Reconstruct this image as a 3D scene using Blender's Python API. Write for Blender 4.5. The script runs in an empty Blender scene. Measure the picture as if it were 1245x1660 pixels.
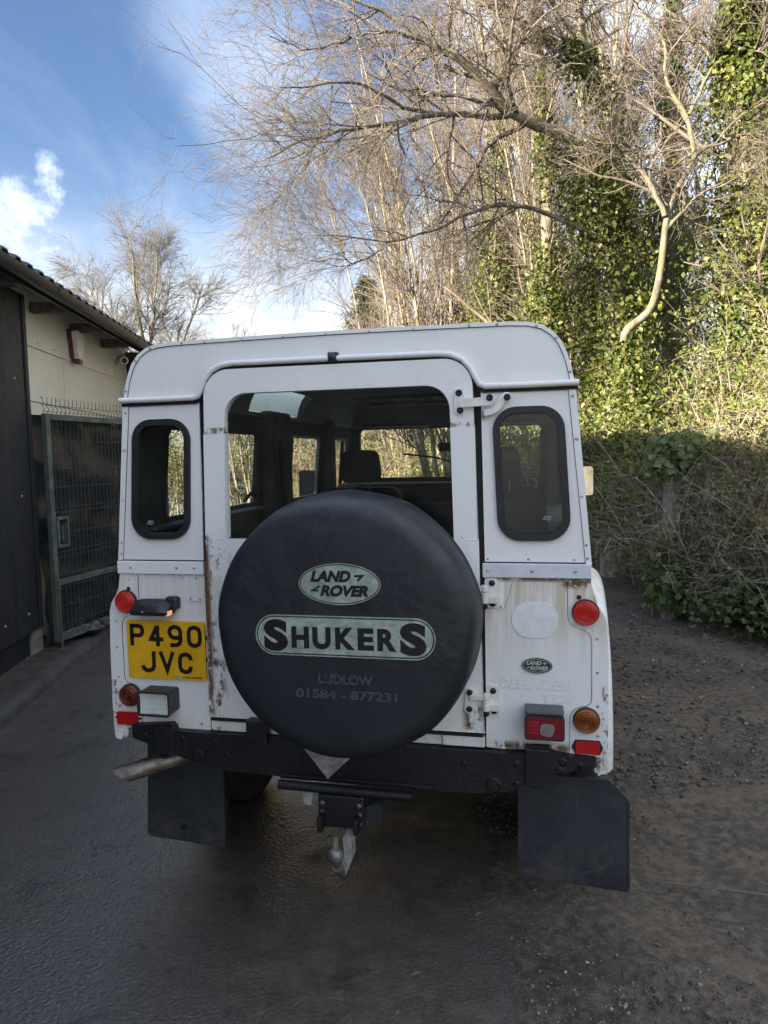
import bpy, bmesh, math, random
import numpy as np
from math import radians as R, sin, cos, pi
from mathutils import Vector, Matrix
from mathutils.geometry import tessellate_polygon

sc = bpy.context.scene
col = sc.collection
RND = random.Random(7)

# ------------------------------------------------------------------ camera
cd = bpy.data.cameras.new('camera')
cam = bpy.data.objects.new('camera', cd); col.objects.link(cam)
cd.sensor_fit = 'VERTICAL'; cd.sensor_height = 36.0; cd.lens = 1150 / 1660 * 36
cd.clip_start = 0.05; cd.clip_end = 900
_p, _r = R(4.4737), R(-1.226)
_F = Vector((0, cos(_p), -sin(_p))); _U = Vector((0, sin(_p), cos(_p))); _X = Vector((1, 0, 0))
_xr = cos(_r) * _X + sin(_r) * _U; _ur = -sin(_r) * _X + cos(_r) * _U
M3 = Matrix((_xr, _ur, -_F)).transposed()
cam.matrix_world = Matrix.Translation((0, 0, 1.56)) @ M3.to_4x4()
sc.camera = cam

# ------------------------------------------------------------------ light
SUN_EL, SUN_TRAVEL = R(13.0), Vector((0.82, 0.57))     # low winter sun from the left, a little behind
SUN_STRENGTH, SKY_STRENGTH, EXPOSURE = 4.4, 0.10, 2.7
td = Vector((SUN_TRAVEL.x, SUN_TRAVEL.y, 0)).normalized() * cos(SUN_EL); td.z = -sin(SUN_EL)
sd = bpy.data.lights.new('sun', 'SUN'); sd.energy = SUN_STRENGTH; sd.angle = R(0.5); sd.color = (1.0, 0.88, 0.66)
sun = bpy.data.objects.new('sun', sd); col.objects.link(sun)
sun.rotation_euler = td.to_track_quat('-Z', 'Y').to_euler(); sun.location = (-20, -8, 12)

sc.view_settings.view_transform = 'Standard'; sc.view_settings.look = 'None'
sc.view_settings.gamma = 1; sc.view_settings.exposure = EXPOSURE
sc.view_settings.use_curve_mapping = False
sc.render.engine = 'CYCLES'
sc.cycles.max_bounces = 8; sc.cycles.transparent_max_bounces = 16
sc.cycles.use_denoising = True

# ------------------------------------------------------------------ node helpers
class NT:
    def __init__(s, tree): s.t = tree; s.n = tree.nodes; s.l = tree.links
    def node(s, typ, **kw):
        n = s.n.new(typ)
        for k, v in kw.items(): setattr(n, k, v)
        return n
    def put(s, inp, v):
        if isinstance(v, bpy.types.NodeSocket): s.l.new(v, inp)
        elif isinstance(v, (tuple, list)) and len(v) == 3 and inp.type == 'RGBA': inp.default_value = (*v, 1)
        else: inp.default_value = v
    def m(s, op, a, b=0.0, c=None, clamp=False):
        n = s.node('ShaderNodeMath', operation=op, use_clamp=clamp)
        s.put(n.inputs[0], a); s.put(n.inputs[1], b)
        if c is not None: s.put(n.inputs[2], c)
        return n.outputs[0]
    def add(s, a, b): return s.m('ADD', a, b)
    def mul(s, a, b): return s.m('MULTIPLY', a, b)
    def sstep(s, x, a, b, lo=0.0, hi=1.0):
        n = s.node('ShaderNodeMapRange', interpolation_type='SMOOTHSTEP')
        s.put(n.inputs[0], x); s.put(n.inputs[1], a); s.put(n.inputs[2], b); s.put(n.inputs[3], lo); s.put(n.inputs[4], hi)
        return n.outputs[0]
    def lin(s, x, a, b, lo=0.0, hi=1.0):
        n = s.node('ShaderNodeMapRange')
        s.put(n.inputs[0], x); s.put(n.inputs[1], a); s.put(n.inputs[2], b); s.put(n.inputs[3], lo); s.put(n.inputs[4], hi)
        return n.outputs[0]
    def mix(s, f, a, b, typ='MIX'):
        n = s.node('ShaderNodeMix', data_type='RGBA', blend_type=typ)
        s.put(n.inputs[0], f); s.put(n.inputs[6], a); s.put(n.inputs[7], b)
        return n.outputs[2]
    def coord(s, which='Object'):
        return s.node('ShaderNodeTexCoord').outputs[which]
    def xyz(s, v):
        n = s.node('ShaderNodeSeparateXYZ'); s.put(n.inputs[0], v); return n.outputs
    def scale(s, v, k):
        n = s.node('ShaderNodeVectorMath', operation='MULTIPLY'); s.put(n.inputs[0], v); n.inputs[1].default_value = k
        return n.outputs[0]
    def noise(s, v, scale=5.0, detail=4.0, rough=0.55, dist=0.0):
        n = s.node('ShaderNodeTexNoise'); s.put(n.inputs['Vector'], v)
        n.inputs['Scale'].default_value = scale; n.inputs['Detail'].default_value = detail
        n.inputs['Roughness'].default_value = rough; n.inputs['Distortion'].default_value = dist
        return n.outputs[0]
    def voro(s, v, scale=5.0, feature='F1', out=0):
        n = s.node('ShaderNodeTexVoronoi', feature=feature); s.put(n.inputs['Vector'], v); n.inputs['Scale'].default_value = scale
        return n.outputs[out]
    def bump(s, h, strength=0.3, dist=0.01):
        n = s.node('ShaderNodeBump'); n.inputs['Strength'].default_value = strength; n.inputs['Distance'].default_value = dist
        s.put(n.inputs['Height'], h); return n.outputs[0]
    def ramp(s, x, stops):
        n = s.node('ShaderNodeValToRGB'); s.put(n.inputs[0], x); e = n.color_ramp.elements
        while len(e) < len(stops): e.new(0.5)
        for el, (p, c) in zip(e, stops): el.position = p; el.color = (*c, 1)
        return n.outputs[0]
    def boxmask(s, X, Z, x0, x1, z0, z1, f=0.02):
        a = s.mul(s.sstep(X, x0 - f, x0 + f), s.sstep(X, x1 - f, x1 + f, 1, 0))
        b = s.mul(s.sstep(Z, z0 - f, z0 + f), s.sstep(Z, z1 - f, z1 + f, 1, 0))
        return s.mul(a, b)

def new_mat(name):
    m = bpy.data.materials.new(name); m.use_nodes = True
    nt = NT(m.node_tree); b = m.node_tree.nodes['Principled BSDF']
    return m, nt, b

def simple(name, c, rough=0.5, metal=0.0, var=0.15, vscale=8.0, bump=0.0, bscale=120.0, spec=0.5, coat=0.0, emit=None):
    """base colour broken up by two octaves of noise, plus a little roughness variation"""
    m, nt, b = new_mat(name)
    o = nt.coord()
    n1 = nt.noise(o, vscale, 5, 0.6)
    dark = tuple(x * (1 - var) for x in c); lite = tuple(min(1, x * (1 + var)) for x in c)
    nt.put(b.inputs['Base Color'], nt.mix(nt.sstep(n1, 0.3, 0.7), dark, lite))
    nt.put(b.inputs['Roughness'], nt.lin(nt.noise(o, vscale * 3, 3), 0.3, 0.7, max(0.02, rough - 0.08), min(1, rough + 0.08)))
    b.inputs['Metallic'].default_value = metal
    b.inputs['Specular IOR Level'].default_value = spec
    b.inputs['Coat Weight'].default_value = coat
    if bump: nt.put(b.inputs['Normal'], nt.bump(nt.noise(o, bscale, 4, 0.6), bump, 0.004))
    if emit: 
        b.inputs['Emission Color'].default_value = (*emit[0], 1); b.inputs['Emission Strength'].default_value = emit[1]
    return m

# ------------------------------------------------------------------ sky
world = bpy.data.worlds.new('World'); sc.world = world; world.use_nodes = True
def build_sky():
    nt = NT(world.node_tree)
    bg = world.node_tree.nodes['Background']; bg.inputs['Strength'].default_value = SKY_STRENGTH
    sky = nt.node('ShaderNodeTexSky', sky_type='NISHITA')
    sky.sun_disc = False; sky.sun_elevation = SUN_EL
    sky.sun_rotation = math.atan2(-td.x, -td.y)
    sky.altitude = 50; sky.air_density = 1.0; sky.dust_density = 0.9; sky.ozone_density = 2.0
    d = nt.coord('Generated'); X, Y, Z = nt.xyz(d)[:3]
    # cloud layers live on a flat ceiling: direction projected to a plane
    zc = nt.m('MAXIMUM', Z, 0.0); k = nt.m('DIVIDE', 1.0, nt.add(zc, 0.12))
    cv = nt.node('ShaderNodeCombineXYZ'); nt.put(cv.inputs[0], nt.mul(X, k)); nt.put(cv.inputs[1], nt.mul(Y, k)); cv.inputs[2].default_value = 3.1
    P = cv.outputs[0]
    puffy = nt.noise(P, 1.35, 5, 0.52, 0.25)
    wisp = nt.noise(nt.scale(P, (2.6, 0.8, 1)), 0.9, 6, 0.6, 0.5)
    def blob(dx, dy, dz, inner, outer):
        n = nt.node('ShaderNodeVectorMath', operation='DOT_PRODUCT'); nt.put(n.inputs[0], d)
        v = Vector((dx, dy, dz)).normalized(); n.inputs[1].default_value = v
        return nt.sstep(n.outputs['Value'], cos(R(outer)), cos(R(inner)))
    # more cloud towards the horizon and on the right; a clear blue field on the upper left
    low = nt.sstep(Z, 0.42, 0.16)
    right = nt.sstep(nt.m('SUBTRACT', X, nt.mul(Y, -0.05)), -0.05, 0.25)
    cover = nt.add(0.20, nt.add(nt.mul(low, 0.16), nt.mul(right, 0.14)))
    cover = nt.m('SUBTRACT', cover, nt.mul(blob(-0.30, 0.84, 0.46, 12, 27), 0.80))
    f1 = nt.sstep(nt.add(puffy, cover), 0.46, 0.90)
    fine = nt.noise(d, 9.0, 7, 0.62, 0.6)
    puff = nt.add(nt.add(nt.mul(blob(-0.397, 0.858, 0.322, 0.2, 3.0), 0.72), nt.mul(blob(-0.455, 0.85, 0.315, 0.2, 3.2), 0.70)), nt.mul(blob(-0.45, 0.865, 0.225, 0.5, 7.5), 0.85))
    f2 = nt.sstep(nt.add(nt.mul(puff, 0.50), nt.mul(nt.m('SUBTRACT', nt.add(nt.mul(fine, 0.5), nt.mul(nt.noise(d, 17.0, 8, 0.72, 0.3), 0.5)), 0.5), 3.4)), 0.10, 0.85)
    streak = nt.add(nt.mul(blob(-0.165, 0.863, 0.49, 0.5, 7.5), 0.8), nt.mul(blob(-0.13, 0.90, 0.40, 0.5, 6.5), 0.8))
    f3 = nt.mul(nt.sstep(nt.add(nt.mul(streak, 0.55), nt.mul(fine, 0.5)), 0.25, 0.95), 0.30)
    f4 = nt.mul(nt.sstep(wisp, 0.45, 0.8), 0.14)
    f5 = nt.mul(nt.sstep(nt.add(Z, nt.mul(nt.m('SUBTRACT', wisp, 0.5), 0.25)), 0.40, 0.13), 0.80)
    f2 = nt.m('MAXIMUM', nt.mul(nt.mul(f2, 0.9), nt.sstep(puff, 0.03, 0.35)), f5)
    cl = nt.m('MAXIMUM', nt.m('MAXIMUM', f1, f2), nt.m('MAXIMUM', f3, f4))
    shade = nt.noise(P, 2.6, 5, 0.6)
    warm = nt.sstep(Z, 0.45, 0.08)
    bright = nt.mix(warm, (2.7, 3.05, 3.6), (2.1, 2.0, 1.8))
    dull = nt.mix(warm, (1.9, 2.25, 2.8), (1.55, 1.55, 1.55))
    cc = nt.mix(nt.sstep(shade, 0.36, 0.62), dull, bright)
    blue = nt.mix(1.0, sky.outputs[0], (0.335, 0.352, 0.41), 'MULTIPLY')
    out = nt.mix(cl, blue, cc)
    nt.put(bg.inputs['Color'], out)
build_sky()

# ------------------------------------------------------------------ mesh helpers
def link(o, parent=None):
    col.objects.link(o)
    if parent is not None: o.parent = parent
    return o
def tag(o, label=None, cat=None, group=None, kind=None):
    if label: o['label'] = label
    if cat: o['category'] = cat
    if group: o['group'] = group
    if kind: o['kind'] = kind
    return o
def empty(name, loc=(0, 0, 0), rz=0.0):
    o = bpy.data.objects.new(name, None); o.empty_display_size = 0.2
    o.location = loc; o.rotation_euler = (0, 0, rz); return link(o)
def obj(name, data, mat=None, parent=None, smooth=None, bevel=0.0, seg=2):
    """data = (verts, faces) or a Mesh"""
    if isinstance(data, bpy.types.Mesh): me = data
    else:
        me = bpy.data.meshes.new(name); me.from_pydata([tuple(v) for v in data[0]], [], [tuple(f) for f in data[1]]); me.update()
        if mat is not None: me.materials.append(mat)
        if smooth:
            me.shade_smooth(); me.set_sharp_from_angle(angle=R(smooth))
    o = bpy.data.objects.new(name, me); link(o, parent)
    if bevel:
        b = o.modifiers.new('bevel', 'BEVEL'); b.width = bevel; b.segments = seg; b.limit_method = 'ANGLE'; b.angle_limit = R(40)
    return o
def fast(name, V, F, mat, parent=None, smooth=False):
    """V (n,3) array, F (m,k) array with constant k"""
    me = bpy.data.meshes.new(name); n, k = F.shape
    me.vertices.add(len(V)); me.vertices.foreach_set('co', np.ascontiguousarray(V, np.float32).ravel())
    me.loops.add(n * k); me.loops.foreach_set('vertex_index', np.ascontiguousarray(F, np.int32).ravel())
    me.polygons.add(n); me.polygons.foreach_set('loop_start', np.arange(0, n * k, k, dtype=np.int32))
    me.update(calc_edges=True)
    if smooth: me.shade_smooth()
    me.materials.append(mat)
    o = bpy.data.objects.new(name, me); return link(o, parent)
class G:
    """collects simple shapes into one (verts, faces)"""
    def __init__(s): s.v = []; s.f = []
    def raw(s, v, f):
        n = len(s.v); s.v += [tuple(x) for x in v]; s.f += [tuple(i + n for i in q) for q in f]; return s
    def box(s, x0, x1, y0, y1, z0, z1):
        v = [(x, y, z) for x in (x0, x1) for y in (y0, y1) for z in (z0, z1)]
        return s.raw(v, [(0, 1, 3, 2), (4, 6, 7, 5), (0, 4, 5, 1), (2, 3, 7, 6), (0, 2, 6, 4), (1, 5, 7, 3)])
    def beam(s, a, b, w, h, up=(0, 0, 1)):
        a = Vector(a); b = Vector(b); d = (b - a).normalized(); u = Vector(up)
        x = d.cross(u)
        if x.length < 1e-4: x = d.cross(Vector((1, 0, 0)))
        x.normalize(); z = x.cross(d).normalized()
        v = [p + x * i * w / 2 + z * j * h / 2 for p in (a, b) for i, j in ((-1, -1), (1, -1), (1, 1), (-1, 1))]
        return s.raw(v, [(3, 2, 1, 0), (4, 5, 6, 7), (0, 1, 5, 4), (1, 2, 6, 5), (2, 3, 7, 6), (3, 0, 4, 7)])
    def tube(s, pts, r, n=10, cap=True):
        pts = [Vector(p) for p in pts]; rs = r if isinstance(r, (list, tuple)) else [r] * len(pts)
        V = []; ref = None
        for i, p in enumerate(pts):
            d = (pts[min(i + 1, len(pts) - 1)] - pts[max(i - 1, 0)]).normalized()
            if ref is None: ref = d.orthogonal().normalized()
            ref = (ref - d * ref.dot(d))
            ref = ref.normalized() if ref.length > 1e-6 else d.orthogonal().normalized()
            b = d.cross(ref)
            V += [p + (ref * cos(2 * pi * k / n) + b * sin(2 * pi * k / n)) * rs[i] for k in range(n)]
        F = [(i * n + k, i * n + (k + 1) % n, (i + 1) * n + (k + 1) % n, (i + 1) * n + k) for i in range(len(pts) - 1) for k in range(n)]
        if cap: F += [tuple(range(n - 1, -1, -1)), tuple((len(pts) - 1) * n + k for k in range(n))]
        return s.raw(V, F)
    def lathe(s, prof, c=(0, 0, 0), axis='y', n=32, cap=True):
        """prof: list of (radius, along); axis y: along = +y"""
        V = []
        for r_, a in prof:
            for k in range(n):
                t = 2 * pi * k / n
                if axis == 'y': V.append((c[0] + r_ * cos(t), c[1] + a, c[2] + r_ * sin(t)))
                elif axis == 'x': V.append((c[0] + a, c[1] + r_ * cos(t), c[2] + r_ * sin(t)))
                else: V.append((c[0] + r_ * cos(t), c[1] + r_ * sin(t), c[2] + a))
        m = len(prof)
        F = [(i * n + k, (i + 1) * n + k, (i + 1) * n + (k + 1) % n, i * n + (k + 1) % n) for i in range(m - 1) for k in range(n)]
        if cap:
            if prof[0][0] > 1e-6: F.append(tuple(range(n)))
            if prof[-1][0] > 1e-6: F.append(tuple((m - 1) * n + k for k in range(n - 1, -1, -1)))
        return s.raw(V, F)
    def panel(s, outer, holes=(), y0=-0.003, y1=0.0, fn=None):
        """flat sheet of an (x,z) outline with holes; fn maps (x,y,z) -> point"""
        loops = [list(outer)] + [list(h) for h in holes]
        flat = [p for lp in loops for p in lp]; N = len(flat)
        tri = tessellate_polygon([[Vector((p[0], p[1], 0)) for p in lp] for lp in loops])
        V = [(p[0], y0, p[1]) for p in flat] + [(p[0], y1, p[1]) for p in flat]
        F = []
        for a, b, c in tri:
            A, B, C = flat[a], flat[b], flat[c]
            cr = (B[0] - A[0]) * (C[1] - A[1]) - (B[1] - A[1]) * (C[0] - A[0])
            if cr < 0: b, c = c, b
            F += [(a, b, c), (a + N, c + N, b + N)]
        st = 0
        for lp in loops:
            L = len(lp)
            for i in range(L): F.append((st + i, st + (i + 1) % L, st + (i + 1) % L + N, st + i + N))
            st += L
        if fn: V = [fn(*v) for v in V]
        return s.raw(V, F)
    def ribbon(s, pts, w, y0, y1, closed=False):
        """constant-width mitred stroke in (x,z)"""
        n = len(pts); P = [Vector((p[0], p[1])) for p in pts]; L = []; Rr = []
        for i in range(n):
            a = P[i - 1] if (i > 0 or closed) else None; b = P[(i + 1) % n] if (i < n - 1 or closed) else None
            d1 = (P[i] - a).normalized() if a is not None else None; d2 = (b - P[i]).normalized() if b is not None else None
            d1 = d1 if d1 is not None else d2; d2 = d2 if d2 is not None else d1
            n1 = Vector((-d1.y, d1.x)); n2 = Vector((-d2.y, d2.x)); m = (n1 + n2)
            m = m.normalized() if m.length > 1e-6 else n1
            k = w / 2 / max(0.35, m.dot(n1)); L.append(P[i] + m * k); Rr.append(P[i] - m * k)
        V = [(q.x, y, q.y) for y in (y0, y1) for q in L + Rr]; F = []; N = 2 * n
        rng = range(n) if closed else range(n - 1)
        for i in rng:
            j = (i + 1) % n
            F += [(n + i, n + j, j, i), (N + i, N + j, N + n + j, N + n + i), (i, j, N + j, N + i), (n + j, n + i, N + n + i, N + n + j)]
        if not closed: F += [(0, N, N + n, n), (n - 1, 2 * n - 1, N + 2 * n - 1, N + n - 1)]
        return s.raw(V, F)
    def out(s): return s.v, s.f
    def mapped(s, fn): s.v = [tuple(fn(*p)) for p in s.v]; return s
def rpoly(c, r, n=6):
    """rounded polygon; r number or per-corner list"""
    out = []; k = len(c)
    for i in range(k):
        rr = r[i] if isinstance(r, (list, tuple)) else r
        P = Vector(c[i]); A = Vector(c[i - 1]); B = Vector(c[(i + 1) % k])
        if rr <= 0: out.append((P.x, P.y)); continue
        u = (A - P).normalized(); v = (B - P).normalized(); ang = u.angle(v); t = rr / math.tan(ang / 2)
        t = min(t, (A - P).length * .49, (B - P).length * .49); rr = t * math.tan(ang / 2)
        C = P + (u + v).normalized() * (rr / sin(ang / 2)); s0 = P + u * t - C; s1 = P + v * t - C
        a0 = math.atan2(s0.y, s0.x); a1 = math.atan2(s1.y, s1.x); da = (a1 - a0 + pi) % (2 * pi) - pi
        for j in range(n + 1):
            a = a0 + da * j / n; out.append((C.x + rr * cos(a), C.y + rr * sin(a)))
    return out
def ellipse(cx, cz, a, b, n=40): return [(cx + a * cos(2 * pi * i / n), cz + b * sin(2 * pi * i / n)) for i in range(n)]
def text_geo(body, x0, x1, z0, z1, y, bold=0.0, shear=0.0, depth=0.0008, spacing=1.0):
    """lettering fitted to a box on a plane facing -y"""
    cu = bpy.data.curves.new('lettering', 'FONT'); cu.body = body; cu.size = 1; cu.offset = bold; cu.shear = shear
    cu.extrude = 0.0005; cu.resolution_u = 5; cu.space_character = spacing
    o = bpy.data.objects.new('lettering', cu); col.objects.link(o)
    me = bpy.data.meshes.new_from_object(o)
    V = [v.co.copy() for v in me.vertices]; F = [tuple(p.vertices) for p in me.polygons]
    bpy.data.objects.remove(o); bpy.data.curves.remove(cu); bpy.data.meshes.remove(me)
    ax = min(v.x for v in V); bx = max(v.x for v in V); ay = min(v.y for v in V); by = max(v.y for v in V)
    g = G(); g.raw([(x0 + (v.x - ax) / (bx - ax) * (x1 - x0), y - (depth if v.z > 0 else 0), z0 + (v.y - ay) / (by - ay) * (z1 - z0)) for v in V], F)
    return g
# ------------------------------------------------------------------ materials
def mat_paint():
    m, nt, b = new_mat('white_paint'); o = nt.coord(); X, Y, Z = nt.xyz(o)[:3]
    base = nt.mix(nt.sstep(nt.noise(o, 2.2, 5, 0.6), 0.35, 0.7), (0.74, 0.745, 0.74), (0.79, 0.79, 0.785))
    streak = nt.noise(nt.scale(o, (1, 1, 0.05)), 34, 4, 0.6)
    streak2 = nt.noise(nt.scale(o, (1, 1, 0.11)), 70, 3, 0.6)
    # grime washed down from the waist capping, the hinges and the tail-door frame
    run = nt.mul(nt.sstep(Z, 1.19, 1.16, 0, 1), nt.sstep(Z, 0.86, 1.15))
    run = nt.mul(run, nt.sstep(nt.add(streak, nt.mul(streak2, 0.35)), 0.46, 0.80))
    run_r = nt.mul(run, nt.sstep(X, 0.42, 0.5, 0.35, 1.0))
    base = nt.mix(nt.mul(run_r, 0.85), base, (0.50, 0.42, 0.30))
    low = nt.mul(nt.sstep(Z, 0.78, 0.60), nt.sstep(nt.noise(o, 9, 6, 0.65), 0.38, 0.72))
    base = nt.mix(nt.mul(low, 0.6), base, (0.45, 0.40, 0.31))
    # rust: where water sits on this car
    n1 = nt.noise(o, 42, 6, 0.68); n2 = nt.noise(nt.scale(o, (1, 1, 0.22)), 30, 5, 0.7)
    rust = None
    for (x0, x1, z0, z1, f, thr, w) in ((-0.463, -0.440, 0.70, 1.31, .008, .40, 1.0), (-0.455, -0.415, 0.70, 1.30, .02, .50, .85), (-0.455, -0.40, 0.70, 0.90, .02, .47, 1.0), (-0.445, -0.375, 1.19, 1.30, .02, .49, 1.0),
                                    (-0.46, -0.36, 1.645, 1.665, .004, .47, .9), (0.365, 0.45, 1.645, 1.66, .004, .47, .8), (0.37, 0.43, 1.66, 1.78, .02, .58, 1.0), (0.40, 0.46, 1.28, 1.31, .01, .52, .7),
                                    (0.70, 0.79, 1.155, 1.185, .012, .42, 1.0), (0.50, 0.80, 1.172, 1.19, .006, .42, .9), (0.722, 0.76, 1.10, 1.16, .018, .57, .9),
                                    (0.50, 0.72, 0.64, 0.668, .012, .43, 1.0), (0.40, 0.46, 0.70, 0.78, .015, .47, 1.0), (-0.84, -0.80, 0.58, 0.80, .006, .50, 1.0), (0.815, 0.84, 0.58, 0.86, .004, .52, 1.0),
                                    (-0.84, -0.58, 0.58, 0.655, .012, .50, 1.0), (0.78, 0.84, 0.58, 0.63, .012, .47, 1.0), (-0.46, 0.46, 0.63, 0.672, .008, .55, .9)):
        k = nt.mul(nt.mul(nt.boxmask(X, Z, x0, x1, z0, z1, f), nt.sstep(nt.mul(nt.add(n1, n2), 0.5), thr - 0.018, thr + 0.075)), w)
        rust = k if rust is None else nt.m('MAXIMUM', rust, k)
    rear = nt.sstep(Y, 0.10, 0.04); rust = nt.mul(rust, rear)
    rc = nt.ramp(nt.noise(o, 160, 4, 0.7), [(0.30, (0.035, 0.022, 0.016)), (0.5, (0.13, 0.065, 0.03)), (0.72, (0.25, 0.20, 0.15))])
    base = nt.mix(rust, base, rc)
    # small chips all over
    chip = nt.mul(nt.sstep(nt.voro(o, 60), 0.11, 0.06), nt.sstep(nt.noise(o, 5, 3), 0.58, 0.66))
    base = nt.mix(chip, base, (0.06, 0.05, 0.045))
    nt.put(b.inputs['Base Color'], base)
    nt.put(b.inputs['Roughness'], nt.m('MAXIMUM', nt.lin(nt.noise(o, 14, 5), 0.3, 0.7, 0.24, 0.42), nt.m('MAXIMUM', nt.mul(rust, 0.85), nt.mul(run_r, 0.6))))
    h = nt.add(nt.mul(nt.noise(o, 2.6, 2), 0.6), nt.mul(rust, nt.mul(n1, 0.10)))
    nt.put(b.inputs['Normal'], nt.bump(h, 0.35, 0.012))
    return m
def mat_glass(name, tint, gloss_rough=0.01, dirt=0.08, dirtcol=(0.35, 0.36, 0.33)):
    m = bpy.data.materials.new(name); m.use_nodes = True; nt = NT(m.node_tree); nt.n.clear()
    o = nt.coord()
    tr = nt.node('ShaderNodeBsdfTransparent'); tr.inputs[0].default_value = (*tint, 1)
    gl = nt.node('ShaderNodeBsdfGlossy'); gl.inputs['Roughness'].default_value = gloss_rough
    df = nt.node('ShaderNodeBsdfDiffuse'); df.inputs[0].default_value = (*dirtcol, 1)
    lw = nt.node('ShaderNodeLayerWeight'); lw.inputs[0].default_value = 0.5
    fr = nt.add(0.024, nt.mul(0.85, nt.m('POWER', lw.outputs['Facing'], 5.0)))
    a = nt.node('ShaderNodeMixShader'); nt.put(a.inputs[0], nt.mul(nt.sstep(nt.noise(o, 7, 6, 0.65), 0.42, 0.8), dirt)); nt.put(a.inputs[1], tr.outputs[0]); nt.put(a.inputs[2], df.outputs[0])
    c = nt.node('ShaderNodeMixShader'); nt.put(c.inputs[0], fr); nt.put(c.inputs[1], a.outputs[0]); nt.put(c.inputs[2], gl.outputs[0])
    out = nt.node('ShaderNodeOutputMaterial'); nt.put(out.inputs[0], c.outputs[0])
    return m
def mat_lens(name, c, emit=0.0, hot=None, rough=0.12, ring=False):
    m, nt, b = new_mat(name); o = nt.coord()
    b.inputs['Base Color'].default_value = (*c, 1); b.inputs['Roughness'].default_value = rough
    b.inputs['Coat Weight'].default_value = 0.5; b.inputs['Coat Roughness'].default_value = 0.05
    if ring:
        rr_ = nt.node('ShaderNodeVectorMath', operation='LENGTH'); nt.put(rr_.inputs[0], nt.scale(nt.coord('Object'), (1, 0, 1)))
        wv = nt.m('SINE', nt.mul(rr_.outputs['Value'], 2 * pi / 0.0056)); nt.put(b.inputs['Normal'], nt.bump(wv, 0.9, 0.004))
        nt.put(b.inputs['Base Color'], nt.mix(nt.sstep(wv, -0.9, 0.6), tuple(x * 0.35 for x in c), c))
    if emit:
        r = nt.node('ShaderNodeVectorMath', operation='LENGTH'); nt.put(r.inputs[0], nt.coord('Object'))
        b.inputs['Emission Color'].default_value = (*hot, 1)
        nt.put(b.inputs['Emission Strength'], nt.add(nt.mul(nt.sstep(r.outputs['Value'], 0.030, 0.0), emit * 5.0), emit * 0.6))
    return m
def mat_cover():
    m, nt, b = new_mat('wheel_cover_vinyl'); o = nt.coord(); X, Y, Z = nt.xyz(o)[:3]
    n = nt.noise(o, 3.2, 6, 0.62, 0.4); sc_ = nt.noise(nt.scale(o, (1, 1, 3.0)), 5, 6, 0.7, 0.6)
    dust = nt.mul(nt.sstep(n, 0.42, 0.72), 0.55)
    c = nt.mix(dust, (0.0115, 0.0138, 0.0190), (0.025, 0.029, 0.038))
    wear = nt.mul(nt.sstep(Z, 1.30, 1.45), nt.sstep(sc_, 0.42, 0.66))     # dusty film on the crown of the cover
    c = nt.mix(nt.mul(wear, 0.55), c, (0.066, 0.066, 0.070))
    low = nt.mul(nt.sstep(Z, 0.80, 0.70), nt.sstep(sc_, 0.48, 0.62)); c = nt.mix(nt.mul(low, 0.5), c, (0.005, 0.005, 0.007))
    nt.put(b.inputs['Base Color'], c)
    nt.put(b.inputs['Roughness'], nt.lin(nt.noise(o, 9, 5), 0.3, 0.7, 0.42, 0.62))
    scuff = nt.mul(nt.sstep(nt.noise(nt.scale(o, (1, 1, 0.35)), 18, 7, 0.75, 1.2), 0.60, 0.72), nt.sstep(n, 0.45, 0.65))
    c = nt.mix(nt.mul(scuff, 0.55), c, (0.060, 0.062, 0.068)); nt.put(b.inputs['Base Color'], c)
    h = nt.add(nt.noise(o, 3.4, 4, 0.55, 0.6), nt.mul(nt.noise(o, 260, 2), 0.02))
    nt.put(b.inputs['Normal'], nt.bump(h, 0.5, 0.03))
    return m
def mat_flap():
    m, nt, b = new_mat('mudflap_rubber'); o = nt.coord(); X, Y, Z = nt.xyz(o)[:3]
    n = nt.noise(o, 5, 6, 0.65, 0.5); sp = nt.noise(o, 38, 6, 0.72)
    c = nt.mix(nt.sstep(n, 0.35, 0.70), (0.014, 0.017, 0.024), (0.027, 0.031, 0.039))
    mud = nt.mul(nt.sstep(Z, 0.36, 0.12), nt.sstep(nt.add(nt.mul(sp, 0.6), nt.mul(n, 0.4)), 0.47, 0.62))
    c = nt.mix(nt.mul(mud, 0.75), c, (0.070, 0.058, 0.046))
    c = nt.mix(nt.mul(nt.sstep(nt.noise(nt.scale(o, (1, 1, 0.12)), 26, 5, 0.7), 0.60, 0.74), 0.5), c, (0.055, 0.052, 0.050))
    nt.put(b.inputs['Base Color'], c); b.inputs['Roughness'].default_value = 0.62
    nt.put(b.inputs['Normal'], nt.bump(nt.add(nt.noise(o, 3.0, 2), nt.mul(sp, 0.12)), 0.6, 0.03)); return m
def mat_foil():
    m, nt, b = new_mat('worn_foil_print'); o = nt.coord()
    n = nt.noise(o, 16, 6, 0.7, 0.8); n2 = nt.noise(nt.scale(o, (0.4, 1, 1.8)), 60, 5, 0.75)
    c = nt.mix(nt.sstep(n, 0.35, 0.68), (0.27, 0.34, 0.28), (0.52, 0.60, 0.52))
    c = nt.mix(nt.mul(nt.sstep(n2, 0.55, 0.72), 0.75), c, (0.10, 0.14, 0.11))
    nt.put(b.inputs['Base Color'], c); b.inputs['Metallic'].default_value = 0.35; b.inputs['Roughness'].default_value = 0.38
    return m
def mat_plate():
    m, nt, b = new_mat('number_plate_yellow'); o = nt.coord(); X, Y, Z = nt.xyz(o)[:3]
    n = nt.noise(o, 9, 5, 0.6, 1.0)
    c = nt.mix(nt.sstep(n, 0.36, 0.7), (0.66, 0.36, 0.012), (0.78, 0.45, 0.02))
    nt.put(b.inputs['Base Color'], c); b.inputs['Roughness'].default_value = 0.30
    return m
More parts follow.
